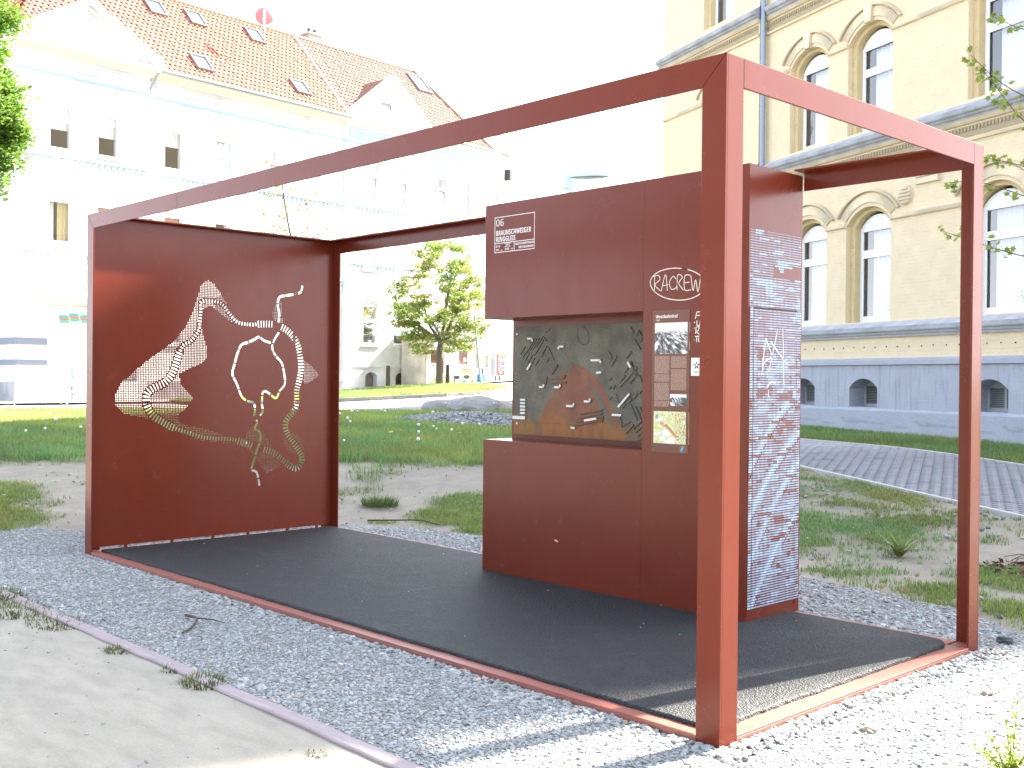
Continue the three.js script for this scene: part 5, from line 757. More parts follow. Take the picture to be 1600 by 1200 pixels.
function crownLeaves(clumps, per, s) { const l = []; for (const c of clumps) { const n = Math.round(per * c.r * c.r * 6); for (let i = 0; i < n; i++) { const d = V(rr(-1, 1), rr(-1, 1), rr(-1, 1)); if (d.length() > 1) { i--; continue; } d.multiplyScalar(0.55 + 0.45 * rnd()).multiply(V(c.r, c.r * (c.f ?? 0.75), c.r)); l.push({ p: c.p.clone().add(d), s: s * rr(0.7, 1.3), droop: 0.3, t: rr(0.65, 1.25) * (c.t ?? 1), c: c.c }); } } return l; }
{ // round tree on the island
  const [x, z] = [-37.2, -29.3], y = groundY(x, z) + 0.14, t = thing('street_tree', 'round-headed young green tree on the grass island before the kiosk', 'tree', [x, y, z]);
  const br = [], clumps = [], fork = 2.15, limb = (a, el, L, r0, from) => { const d = V(Math.cos(a) * Math.cos(el), Math.sin(el), Math.sin(a) * Math.cos(el)), e = from.clone().addScaledVector(d, L), m = from.clone().addScaledVector(d, L * 0.5).add(V(rr(-.12, .12), -0.06 * L, rr(-.12, .12))); br.push(tube([from, m, e], r0, r0 * 0.35, 6, 8)); return e; };
  part('trunk', tube([[0, -0.2, 0], [0.02, 0.8, 0.03], [-0.03, 1.5, 0], [0.05, fork + 0.1, -0.02]], 0.21, 0.15, 9, 12), M.bark, t);
  for (let i = 0; i < 9; i++) { const a = i * 2.4, el = 0.35 + 0.9 * ((i * 0.37) % 1), e = limb(a, el, rr(1.6, 2.6), 0.085, V(0.04, fork, 0)); for (let k = 0; k < 3; k++) { const f = limb(a + rr(-0.9, 0.9), el + rr(-0.3, 0.5), rr(0.7, 1.3), 0.035, e.clone().multiplyScalar(0.55 + 0.2 * k).add(V(0.02, fork * (0.45 - 0.2 * k), 0))); clumps.push({ p: f, r: rr(0.4, 0.62), f: 0.6 }); } clumps.push({ p: e, r: rr(0.5, 0.75), f: 0.65 }); }
  part('limb', br, M.bark, t);
  for (let i = 0; i < 210; i++) { const a = rr(0, 6.28), h = rnd(), R = 2.55 * Math.pow(Math.sin(Math.PI * (0.16 + 0.80 * h)), 0.75) * Math.sqrt(rr(0.25, 1)); clumps.push({ p: V(Math.cos(a) * R, 1.62 + 5.2 * h, Math.sin(a) * R), r: rr(0.26, 0.5), f: 0.5, c: rnd() < 0.12 ? [1.25, 0.95, 0.75] : [rr(0.85, 1.15), 1, rr(0.8, 1.1)] }); }
  part('crown', leafGeo(crownLeaves(clumps, 105, 0.135)), M.leafFresh, t);
}
{ // dense tree entering at the left edge
  const [x, z] = [-15.80, -1.28], y = groundY(x, z), t = thing('leafy_tree', 'dense bright green tree standing left of the red cut-out wall', 'tree', [x, y, z]);
  part('trunk', tube([[0, -0.1, 0], [0.05, 1.5, 0], [-0.05, 3.5, 0.05], [0, 6.5, 0]], 0.2, 0.07, 9, 16), M.bark, t);
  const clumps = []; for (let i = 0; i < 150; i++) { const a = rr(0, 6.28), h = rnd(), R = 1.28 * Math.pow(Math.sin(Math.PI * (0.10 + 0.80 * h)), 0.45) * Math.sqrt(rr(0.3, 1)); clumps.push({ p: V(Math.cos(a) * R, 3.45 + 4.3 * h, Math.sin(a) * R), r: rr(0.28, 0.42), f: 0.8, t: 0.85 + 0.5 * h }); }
  for (const c of [...clumps].slice(0, 14)) part('limb', tube([[0, c.p.y - 0.8, 0], [c.p.x * 0.5, c.p.y - 0.3, c.p.z * 0.5], [c.p.x, c.p.y, c.p.z]], 0.035, 0.012, 5, 6), M.bark, t);
  part('crown', leafGeo(crownLeaves(clumps, 520, 0.10)), M.leafDense, t);
}
{ // thin sapling behind the wall
  const [x, z] = [-29.2, -16.2], y = groundY(x, z), t = thing('sapling', 'thin sparse sapling with yellow-green leaves rising behind the cut-out wall', 'tree', [x, y, z]);
  const k = [[0.1, -0.1, 0.1], [0, 2.0, 0], [0.05, 4.4, 0.05], [-0.02, 5.6, 0.1], [-0.12, 6.5, 0.25], [-0.2, 7.3, 0.35], [-0.3, 8.5, 0.5]]; part('trunk', tube(k, 0.075, 0.018, 7, 40), M.bark, t);
  const c = new THREE.CatmullRomCurve3(k.map((p) => V(...p))), tw = [], lv = [], dirs = [[-0.69, 0.72], [0.69, -0.72]];
  for (let i = 0; i < 30; i++) { const f = 0.42 + 0.57 * (i / 30), p = c.getPointAt(f), a = rr(0, 6.28), L = rr(0.5, 1.45) * (1.25 - 0.75 * (i / 30)), e = p.clone().add(V(Math.cos(a) * L, rr(0.15, 0.75) * L, Math.sin(a) * L)), m = p.clone().lerp(e, 0.5).add(V(0, -0.08, 0)); tw.push(tube([p, m, e], 0.014, 0.005, 5, 6)); const cc = new THREE.CatmullRomCurve3([p, m, e]); for (let j = 0; j < 22; j++) lv.push({ p: cc.getPointAt(Math.min(1, 0.35 + 0.65 * rnd())).add(V(rr(-.13, .13), rr(-.12, .1), rr(-.13, .13))), s: rr(0.10, 0.17), t: rr(0.8, 1.3) }); }
  part('twig', tw, M.bark, t); part('crown', leafGeo(lv), leafMat([0.25, 0.24, 0.045], 0.5), t);
}
{ // maple to the right of the frame: only its branch tips reach into view
  const [x, z] = [-0.55, -8.1], y = groundY(x, z), t = thing('maple_tree', 'young maple at the right edge reaching thin leafy branches across the yellow house', 'tree', [x, y, z]);
  part('trunk', tube([[0, -0.1, 0], [0.03, 1.5, 0], [-0.03, 3.4, 0.04], [0.02, 5.6, 0]], 0.09, 0.03, 8, 16), M.bark, t);
  const rel = (a) => V(a[0] - x, a[1] - y, a[2] - z), tw = [], lv = [];
  const branches = [
    [[-0.5, 4.0, -7.9], [-1.15, 4.22, -7.2], [-1.45, 4.36, -6.89], [-1.62, 4.50, -6.72], [-1.80, 4.74, -6.5]], [[-0.53, 3.5, -7.95], [-1.2, 3.95, -7.15], [-1.45, 4.12, -6.89], [-1.60, 4.38, -6.72], [-1.72, 4.60, -6.58]],
    [[-0.5, 4.7, -7.9], [-1.2, 4.92, -7.1], [-1.50, 5.02, -6.85], [-1.66, 5.12, -6.66]], [[-0.52, 3.0, -8.0], [-1.25, 3.30, -7.75], [-1.64, 3.48, -7.41], [-1.98, 3.62, -7.06], [-2.2, 3.6, -6.82]],
    [[-0.5, 3.4, -8.0], [-1.3, 3.62, -7.7], [-1.70, 3.80, -7.35], [-1.92, 3.86, -7.1]], [[-0.53, 2.5, -8.05], [-1.4, 2.86, -8.2], [-1.84, 2.93, -7.93], [-2.14, 3.05, -7.61], [-2.42, 3.18, -7.3]],
    [[-0.5, 4.2, -8.0], [-0.2, 4.7, -8.6], [0.2, 5.0, -9.1]], [[-0.52, 3.6, -8.05], [0.1, 4.2, -7.7], [0.6, 4.6, -7.4]], [[-0.5, 5.0, -8.1], [-0.9, 5.6, -8.3], [-1.1, 6.2, -8.4]], [[-0.55, 4.6, -8.1], [0.1, 5.4, -8.2], [0.3, 6.0, -8.1]]];
  for (const b of branches) {
    const c = new THREE.CatmullRomCurve3(b.map(rel)), L = c.getLength(); tw.push(tube(b.map(rel), 0.011, 0.003, 6, 20));
    const n = Math.round(L / 0.085); for (let i = 0; i < n; i++) {
      const f = 0.42 + 0.58 * (i / (n - 1)), p = c.getPointAt(f), d = V(rr(-1, 1), rr(-0.9, 0.5), rr(-1, 1)).normalize(), e = p.clone().addScaledVector(d, rr(0.04, 0.10)); tw.push(tube([p, p.clone().lerp(e, 0.5).add(V(0, 0.008, 0)), e], 0.0018, 0.001, 4, 3));
      for (let j = 0; j < 2 + (i > n - 4 ? 2 : 0); j++) lv.push({ p: e.clone().add(V(rr(-.02, .02), rr(-.02, .02), rr(-.02, .02))), s: rr(0.045, 0.075), droop: 0.7, t: rr(0.75, 1.3) });
    }
  }
  part('branch', tw, std([0.10, 0.075, 0.055], 0.9), t); part('leaf_spray', leafGeo(lv, 'maple'), leafMat([0.26, 0.33, 0.055], 0.45), t);
}
// ---------------------------------------------------------------- grass
function blade(pos, col, x, z, h, w, lean, a, c, y = 0) {
  const dx = Math.cos(a), dz = Math.sin(a), px = -dz * w, pz = dx * w, m = 0.55, q = [[x - px, y, z - pz], [x + px, y, z + pz], [x - px * 0.7 + dx * lean * 0.35, y + h * m, z - pz * 0.7 + dz * lean * 0.35], [x + px * 0.7 + dx * lean * 0.35, y + h * m, z + pz * 0.7 + dz * lean * 0.35], [x + dx * lean, y + h, z + dz * lean]];
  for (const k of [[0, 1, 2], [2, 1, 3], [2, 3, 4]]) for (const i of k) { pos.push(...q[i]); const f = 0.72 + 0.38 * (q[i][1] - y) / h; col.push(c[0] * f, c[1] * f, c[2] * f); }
}
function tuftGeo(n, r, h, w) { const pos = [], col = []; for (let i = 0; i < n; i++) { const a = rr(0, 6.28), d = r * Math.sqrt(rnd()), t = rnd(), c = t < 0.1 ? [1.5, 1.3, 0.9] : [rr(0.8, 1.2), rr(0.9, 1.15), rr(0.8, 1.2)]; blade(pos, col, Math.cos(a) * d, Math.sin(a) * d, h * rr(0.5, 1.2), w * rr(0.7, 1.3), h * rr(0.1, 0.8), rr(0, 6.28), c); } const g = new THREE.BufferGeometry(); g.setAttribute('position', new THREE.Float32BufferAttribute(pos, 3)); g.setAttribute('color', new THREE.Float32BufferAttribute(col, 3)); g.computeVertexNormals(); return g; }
M.grass = phys([0.27, 0.37, 0.11], 0.8, { transmission: 0.5, thickness: 0, side: THREE.DoubleSide, vertexColors: true, specularIntensity: 0.4 });
{
  const kinds = [tuftGeo(14, 0.09, 0.09, 0.0035), tuftGeo(14, 0.12, 0.13, 0.004), tuftGeo(16, 0.12, 0.042, 0.004), tuftGeo(22, 0.22, 0.12, 0.007)], lists = kinds.map(() => []), o = new THREE.Object3D();
  const drop = (k, x, z, s, y) => { o.position.set(x, (y ?? groundY(x, z)) - 0.012, z); o.rotation.set(rr(-.12, .12), rr(0, 6.28), rr(-.12, .12)); o.scale.setScalar(s); o.updateMatrix(); const g = fbm(x * 0.6, z * 0.6, 401, 3), t = (0.7 + 0.5 * rnd()) * (0.75 + 0.6 * fbm(x * 0.35, z * 0.8, 402, 3)), dry = rnd() < 0.10 ? 1.5 : 1; lists[k].push([o.matrix.clone(), C(t * mix(0.65, 1.35, g) * dry, t, t * mix(1.25, 0.7, g) * dry)]); };
  // walk the lot in view, thinner with distance
  for (let d = 6; d < 40; ) { const st = clamp(0.0042 * d, 0.05, 0.16); for (let l = -0.56 * d; l < 0.56 * d; l += st) { const dd = d + rr(0, st), ll = l + rr(0, st), x = 2.785 + FW[0] * dd + 0.6883 * ll, z = 3.904 + FW[1] * dd - 0.7254 * ll, c = cover(x, z); if (rnd() > c * (0.55 + 0.45 * c)) continue; const tall = sm(13.5, 16, dd) * sm(3.5, 1, ll), near = dd < 20; drop(tall > rnd() ? (near ? (rnd() < 0.6 ? 1 : 0) : 3) : near ? 2 : 0, x, z, rr(0.7, 1.25)); } d += st; }
  for (let i = 0; i < 5200; i++) { const a = rr(3, 18.2), m = rr(3.1, 10.4), [x, z] = loc(WB, a, m); if (inPoly(islandPoly, x, z)) drop(3, x, z, rr(0.8, 1.2), groundY(x, z) + 0.15); }
  for (let i = 0; i < 5000; i++) { const a = rr(-12.4, 6), m = Math.pow(rnd(), 1.2) * 2.85 + 0.06, [x, z] = loc(YB, a, m); drop(rnd() < 0.5 ? 0 : 2, x, z, rr(0.7, 1.2)); }
  for (let i = 0; i < 260; i++) { const x = rr(-12, 5), z = rr(-4.2, 1.2); if (!inPoly(gravelPoly, x, z) || (x > -7.1 && x < 0.15 && z > -2.8 && z < 0.15)) continue; if (fbm(x * 2, z * 2, 88, 3) > 0.6) drop(2, x, z, rr(0.3, 0.7)); }
  const grass = new THREE.Group(); grass.name = 'grass'; stuffOf(grass); scene.add(grass); tag(grass, 'green spring grass growing in patches over the lot and verges', 'grass');
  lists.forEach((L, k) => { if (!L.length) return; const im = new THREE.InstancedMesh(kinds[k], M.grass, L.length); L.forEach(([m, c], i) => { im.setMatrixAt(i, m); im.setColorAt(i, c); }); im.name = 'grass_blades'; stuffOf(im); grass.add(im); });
}
// dandelion clocks and flowers standing in the grass: too many to count
{
  const stem = cyl(0.003, 0.003, 0.22, 0, 0, 0, 5), clock = new THREE.IcosahedronGeometry(0.021, 1); clock.translate(0, 0.235, 0); const flower = new THREE.CylinderGeometry(0.024, 0.012, 0.014, 9); flower.translate(0, 0.17, 0); const st2 = cyl(0.003, 0.003, 0.165, 0, 0, 0, 5);
  const spots = []; for (let i = 0; i < 9000 && spots.length < 110; i++) { const d = rr(14, 34), l = rr(-0.55, 0.12) * d, x = 2.785 + FW[0] * d + 0.6883 * l, z = 3.904 + FW[1] * d - 0.7254 * l; if (cover(x, z) > 0.7 && fbm(x * 0.5, z * 0.5, 91, 2) > 0.42) spots.push([x, z]); }
  const dand = new THREE.Group(); dand.name = 'dandelions'; stuffOf(dand); scene.add(dand); tag(dand, 'dandelion clocks and yellow flowers scattered in the far grass', 'wild flowers');
  const mk = (geo, mat, list, n) => { const im = new THREE.InstancedMesh(geo, mat, list.length), o = new THREE.Object3D(); list.forEach(([x, z], i) => { o.position.set(x, groundY(x, z), z); o.rotation.set(rr(-.2, .2), rr(0, 6), rr(-.2, .2)); o.scale.setScalar(rr(0.9, 1.5)); o.updateMatrix(); im.setMatrixAt(i, o.matrix); }); im.name = n; stuffOf(im); dand.add(im); };
  seed = 77; const A = spots.slice(0, 84), B = spots.slice(84); mk(clock, std([0.75, 0.75, 0.72], 0.9), A, 'seed_head'); seed = 77; mk(stem, std([0.16, 0.20, 0.07], 0.8), A, 'stem'); seed = 78; mk(flower, std([0.80, 0.55, 0.02], 0.8), B, 'flower_head'); seed = 78; mk(st2, std([0.16, 0.20, 0.07], 0.8), B, 'flower_stem'); seed = 4242;
}
// grass tufts one can point at
function tuftThing(name, label, cat, x, z, r, h, n, w = 0.003, tint = [0.13, 0.19, 0.045], group) { const t = thing(name, label, cat, [x, groundY(x, z), z], 0, group); const pos = [], col = []; for (let i = 0; i < n; i++) { const a = rr(0, 6.28), d = Math.sqrt(rnd()) * r; blade(pos, col, Math.cos(a) * d, Math.sin(a) * d * 0.7, h * rr(0.4, 1.2), w * rr(0.7, 1.4), h * rr(0.2, 1.2), a + rr(-1, 1), [rr(0.8, 1.25), rr(0.9, 1.1), rr(0.7, 1.2)]); } const g = new THREE.BufferGeometry(); g.setAttribute('position', new THREE.Float32BufferAttribute(pos, 3)); g.setAttribute('color', new THREE.Float32BufferAttribute(col, 3)); g.computeVertexNormals(); part('leaves', g, phys(tint, 0.8, { transmission: 0.3, thickness: 0, side: THREE.DoubleSide, vertexColors: true }), t); return t; }
for (const [x, z, r, h, n, l] of [
  [-5.42, 1.17, 0.22, 0.05, 330, 'dry grass tuft on the path edge, furthest to the left'], [-4.85, 1.28, 0.30, 0.045, 420, 'wide grass tuft spilling from the path edge onto the sand'], [-4.30, 1.22, 0.24, 0.04, 260, 'thin grass tuft on the path edge beside the broken stick'],
  [-3.35, 1.22, 0.09, 0.035, 110, 'small dark weed alone on the sandy path edge'], [-2.75, 1.17, 0.08, 0.03, 90, 'smallest weed by the path edging, left of the leafy clump'], [-2.42, 1.17, 0.15, 0.05, 260, 'leafy green clump on the edging beside loose stones'], [-1.12, 1.32, 0.06, 0.02, 50, 'tiny weed on the sandy path near the bottom of the picture']]) tuftThing('weed_tuft', l, 'weed', x, z, r, h, n, 0.004, [0.14, 0.17, 0.05]);
tuftThing('grass_clump', 'dense low grass clump alone on the bare soil behind the frame', 'grass clump', -7.85, -4.0, 0.26, 0.13, 420, 0.005);
{ // dock plant on the patchy ground right of the stele
  const [x, z] = [-2.0, -5.57], t = thing('dock_plant', 'broad-leaved weed rosette on bare soil behind the right post', 'plant', [x, groundY(x, z) - 0.01, z]), pos = [], col = []; for (let i = 0; i < 20; i++) { const a = i * 2.4, h = rr(0.10, 0.24); blade(pos, col, 0.01 * Math.cos(a), 0.01 * Math.sin(a), h, rr(0.016, 0.026), rr(0.10, 0.26), a, [rr(0.9, 1.5), rr(0.9, 1.3), 0.8]); } const g = new THREE.BufferGeometry(); g.setAttribute('position', new THREE.Float32BufferAttribute(pos, 3)); g.setAttribute('color', new THREE.Float32BufferAttribute(col, 3)); g.computeVertexNormals(); part('leaves', g, phys([0.13, 0.20, 0.04], 0.7, { transmission: 0.3, thickness: 0, side: THREE.DoubleSide, vertexColors: true }), t);
}
{ // sunlit weed in the near right corner
  const [x, z] = [1.02, -0.55], t = thing('tall_weed', 'bright yellow-green weed with upright stem in the sunlit near gravel', 'plant', [x, groundY(x, z), z]), st = [], lv = [];
  for (const [a, h, ln] of [[0, 0.34, 0.02], [1.3, 0.22, 0.06], [2.7, 0.20, 0.09], [3.9, 0.24, 0.05], [5.2, 0.17, 0.10], [0.6, 0.13, 0.14], [3.2, 0.12, 0.16], [2.2, 0.15, 0.12]]) { const p = [V(0, 0, 0), V(Math.cos(a) * ln * 0.4, h * 0.5, Math.sin(a) * ln * 0.4), V(Math.cos(a) * ln, h, Math.sin(a) * ln)], c = new THREE.CatmullRomCurve3(p); st.push(tube(p, 0.0035, 0.0015, 5, 8)); for (let i = 0; i < 26; i++) { const q = new THREE.Quaternion().setFromEuler(new THREE.Euler(rr(-0.9, 0.1), i * 2.4, 0, 'YXZ')); lv.push({ p: c.getPointAt(0.12 + 0.88 * i / 26), s: rr(0.03, 0.05) * (1.2 - 0.5 * i / 26), q, t: rr(0.85, 1.2) }); } }
  part('stem', st, std([0.16, 0.2, 0.06], 0.8), t); part('leaves', leafGeo(lv), leafMat([0.26, 0.33, 0.035], 0.45), t);
}
// pot plants behind the ground-floor panes of the yellow house
for (const [cx, l] of [[-3.86, 'small potted plant behind the lower pane of the middle yellow house window'], [-0.35, 'potted plant on the sill in the right-hand lower window of the yellow house']]) {
  const [x, z] = loc(YB, cx, -0.40), t = thing('potted_plant', l, 'potted plant', [x, 2.98, z], YB.turn), lv = []; part('pot', cyl(0.05, 0.065, 0.1, 0, 0, 0, 12), std([0.4, 0.16, 0.08], 0.8), t); for (let i = 0; i < 60; i++) lv.push({ p: V(rr(-.12, .12), 0.1 + rr(0, 0.28), rr(-.04, .04)), s: rr(0.05, 0.09) }); part('leaves', leafGeo(lv), M.leafDense, t);
}
// unseen trees behind the viewer, others added east; they darken steel and pane reflections
for (const [x, z, s, l] of [[-10.5, 14, 1.2, 'broad green tree across the sand path, west end of the row'], [-5, 14.5, 1.35, 'broad green tree across the sand path, second of the row'], [0.5, 15, 1.3, 'broad green tree across the sand path, third of the row'], [6, 14.5, 1.35, 'broad green tree across the sand path, east end of the row'], [14, -2.5, 1.25, 'broad green tree added east of the frame, furthest from the path'], [13.5, 3, 1.3, 'broad green tree added east of the frame, between two others'], [12, 8.5, 1.3, 'broad green tree added east of the frame, beside the sand path']]) {
  const t = thing('park_tree', l, 'tree', [x, groundY(x, z), z], rr(0, 6)), cl = []; part('trunk', tube([[0, -0.2, 0], [0.1, 1.6, 0], [0, 3.6, 0.1]], 0.24 * s, 0.16 * s, 9, 10), M.bark, t);
  for (let i = 0; i < 90; i++) { const a = rr(0, 6.28), h = rnd(), R = 3.4 * s * Math.pow(Math.sin(Math.PI * (0.1 + 0.84 * h)), 0.7) * Math.sqrt(rr(0.2, 1)); cl.push({ p: V(Math.cos(a) * R, 1.5 + 7.6 * s * h, Math.sin(a) * R), r: rr(0.6, 1.0), f: 0.6 }); }
  part('crown', leafGeo(crownLeaves(cl, 22, 0.34)), M.leafDark, t);
}
for (const [x0, z0, x1, z1, l] of [[-13, 12.2, 9, 12.6, 'clipped shrub row added out of view across the sand path'], [3.6, -8.6, 13.2, 0, 'clipped shrub row added out of view on the east side']]) {  // unseen hedges, added to darken reflections and the ground to the east
  const t = thing('added_hedge', l, 'added_hedge', [0, 0, 0]), L = Math.hypot(x1 - x0, z1 - z0), lv = [], tw = []; for (let i = 0; i < L * 300; i++) { const f = rnd(), y = 2.3 * Math.pow(rnd(), 0.8); lv.push({ p: V(mix(x0, x1, f) + rr(-.45, .45), y + 0.12 * Math.sin(f * 60), mix(z0, z1, f) + rr(-.45, .45)), s: rr(0.12, 0.2) }); }
  for (let f = 0.02; f < 1; f += 0.7 / L) { const x = mix(x0, x1, f), z = mix(z0, z1, f); tw.push(tube([[x, -0.1, z], [x + rr(-.1, .1), 0.9, z + rr(-.1, .1)], [x + rr(-.2, .2), 1.9, z + rr(-.2, .2)]], 0.035, 0.01, 5, 5)); }
  part('foliage', leafGeo(lv), M.leafDark, t); stuffOf(part('stems', tw, M.bark, t));
}
// ---------------------------------------------------------------- street furniture
{ // street lamp behind the stele
  const [x, z] = [-11.03, -10.6], y = groundY(x, z), t = thing('street_lamp', 'pale street lamp head on a pole showing above the stele', 'street lamp', [x, y, z], 0.81);
  const paint = std([0.58, 0.76, 0.82], 0.5); part('pole', [cyl(0.06, 0.05, 4.62, 0, 0, 0, 12), cyl(0.04, 0.055, 0.16, 0, 4.62, 0, 12)], paint, t);
  const s = new THREE.SphereGeometry(1, 24, 12, 0, Math.PI * 2, 0, Math.PI / 2), p = s.attributes.position; s.scale(0.40, 0.17, 0.15); s.translate(0.33, 4.82, 0); for (let i = 0; i < p.count; i++) { const f = (p.getX(i) + 0.07) / 0.8; p.setY(i, 4.82 + (p.getY(i) - 4.82) * (1.05 - 0.25 * f) + 0.03 * f); p.setZ(i, p.getZ(i) * (0.7 + 0.5 * Math.min(1, f * 1.6))); } s.computeVertexNormals();
  part('lamp_hood', s, paint, t); const b = new THREE.SphereGeometry(1, 20, 8, 0, Math.PI * 2, Math.PI / 2, Math.PI / 2); b.scale(0.27, 0.08, 0.11); b.translate(0.36, 4.825, 0); part('lamp_glass', b, phys([0.8, 0.8, 0.78], 0.2, { transmission: 0.6, thickness: 0 }), t); part('socket', rbx(-0.09, 0.06, 4.62, 4.86, -0.05, 0.05, 0.02), paint, t);
}
for (const [x, z, h, l] of [[-40.3, -28.55, 1.0, 'dark wooden bollard at the island edge, left of the street tree'], [-37.4, -29.95, 1.0, 'dark wooden bollard at the island edge beside the light blue bin']]) { const y = groundY(x, z) + 0.1, t = thing('bollard', l, 'bollard', [x, y, z], rr(0, 1)); part('shaft', cyl(0.11, 0.10, h, 0, 0, 0, 12), std([0.09, 0.075, 0.06], 0.9, { map: rep(grainTex, 2) }), t); const c = new THREE.SphereGeometry(0.10, 12, 5, 0, 6.29, 0, 1.57); c.scale(1, 0.4, 1); c.translate(0, h, 0); part('cap', c, std([0.11, 0.09, 0.07], 0.9), t); }
{ const [x, z] = [-34.95, -29.95], y = groundY(x, z), t = thing('sign_pole', 'leaning grey metal pole standing by the kiosk', 'pole', [x, y, z]); part('shaft', tube([[0, 0, 0], [-0.16, 1.7, 0.12], [-0.30, 3.4, 0.22]], 0.045, 0.045, 10, 6), M.zinc, t); part('cap', new THREE.SphereGeometry(0.05, 10, 6).translate(-0.30, 3.4, 0.22), M.zinc, t); }
{ const [x, z] = [-37.4, -11.9], y = groundY(x, z) + 0.08, t = thing('stickered_post', 'grey street post covered in torn stickers before the white house', 'post', [x, y, z], 0.9); part('shaft', cyl(0.055, 0.055, 1.15, 0, 0, 0, 12), std([0.30, 0.34, 0.40], 0.6), t); part('head', rbx(-0.11, 0.11, 0.98, 1.3, -0.07, 0.07, 0.03), std([0.36, 0.42, 0.46], 0.6), t); for (let i = 0; i < 14; i++) { const yy = rr(0.1, 1.2), a = rr(0, 6.28), g = new THREE.CylinderGeometry(0.058, 0.058, rr(0.05, 0.11), 6, 1, true, a, rr(0.8, 1.8)); g.translate(0, yy, 0); part('sticker', g, std([[0.7, 0.08, 0.06], [0.7, 0.7, 0.68], [0.1, 0.1, 0.12], [0.6, 0.5, 0.42]][i % 4], 0.7, { side: THREE.DoubleSide }), t); } }
{ const t = thing('satellite_dish', 'red satellite dish on the ridge of the red tiled roof', 'satellite dish', [-41.43, 17.3, -22.14], 0.95); const g = new THREE.SphereGeometry(0.75, 24, 8, 0, 6.2832, 0, 0.62); g.rotateX(Math.PI / 2 - 0.25); g.scale(1, 1.08, 1); g.translate(0, 0.72, -0.72); part('reflector', g, std([0.55, 0.16, 0.17], 0.5, { side: THREE.DoubleSide }), t); part('mast', cyl(0.04, 0.04, 1.0, 0, -0.3, -0.03, 8), M.zinc, t); part('feed_arm', tube([[0, 0.3, 0], [0, 0.35, 0.3], [0, 0.6, 0.45]], 0.02, 0.03, 6, 8), M.whiteFrame, t); part('receiver', rbx(-0.045, 0.045, 0.36, 1.12, 0.06, 0.10, 0.015), M.whiteFrame, t); }
{ const t = thing('overhead_cable', 'thin dark cable hanging from the left tree across the white house', 'cable', [0, 0, 0]), a = V(-28.3, 7.25, -6.9), b = V(-36.6, 7.62, -15.2), pts = []; for (let i = 0; i <= 12; i++) { const f = i / 12, p = a.clone().lerp(b, f); p.y -= 0.5 * Math.sin(Math.PI * f); pts.push(p); } part('cable', tube(pts, 0.016, 0.016, 5, 24), M.darkMetal, t); const h = tube([b, b.clone().add(V(-3.6, 0.35, -0.6))], 0.016, 0.016, 5, 4); part('cable', h, M.darkMetal, t); }
// boulders at the far rim of the lot
for (const [x, z, s, l, sd] of [[-22.3, -18.5, 0.62, 'large grey boulder on the rim of the lot, nearest the stele', 3], [-24.6, -18.9, 0.42, 'smaller grey boulder half hidden in grass on the lot rim', 9]]) { const g = new THREE.IcosahedronGeometry(1, 4), p = g.attributes.position, v = V(0, 0, 0); for (let i = 0; i < p.count; i++) { v.fromBufferAttribute(p, i); const k = 0.8 + 0.5 * (fbm(v.x * 1.4 + sd, v.y * 1.4 + v.z * 1.1 + sd, 7, 4) - 0.3) + 0.1 * (fbm(v.x * 5, v.z * 5 + v.y * 4, sd, 3) - 0.5); v.multiplyScalar(k).multiply(V(1.9, 0.75, 1.1)); p.setXYZ(i, v.x * s, v.y * s, v.z * s); } g.computeVertexNormals(); const b = part('boulder', g, std([0.34, 0.33, 0.32], 0.95, { map: rep(grainTex, 3), bumpMap: rep(grainTex, 4), bumpScale: 0.03 }), null); b.position.set(x, groundY(x, z) + 0.12 * s, z); b.rotation.y = 0.8; tag(b, l, 'boulder'); }
// sticks, loose stones, dead leaves
const stickMat = std([0.09, 0.065, 0.045], 0.9);
{ const t = thing('stick', 'thin dark stick lying on the gravel beside the path edging', 'stick', [-3.72, groundY(-3.72, 0.4) + 0.02, 0.42]); part('twig', [tube([[-0.17, 0.01, 0.10], [-0.02, 0.015, 0.10], [0.14, 0.0, 0.22], [0.26, 0.005, 0.34]], 0.009, 0.006, 6, 12), tube([[-0.03, 0.015, 0.10], [0.12, 0.02, 0.05], [0.2, 0.01, 0.02]], 0.006, 0.003, 5, 8)], stickMat, t); }
{ const x = -6.75, z = -3.45, t = thing('stick', 'dark twig lying on the soil behind the frame with grass over it', 'stick', [x, groundY(x, z) + 0.02, z], 0.6); part('twig', tube([[-0.35, 0.01, 0.05], [-0.05, 0.015, -0.02], [0.25, 0.03, 0.03], [0.5, 0.0, 0.12]], 0.010, 0.007, 6, 14), stickMat, t); }
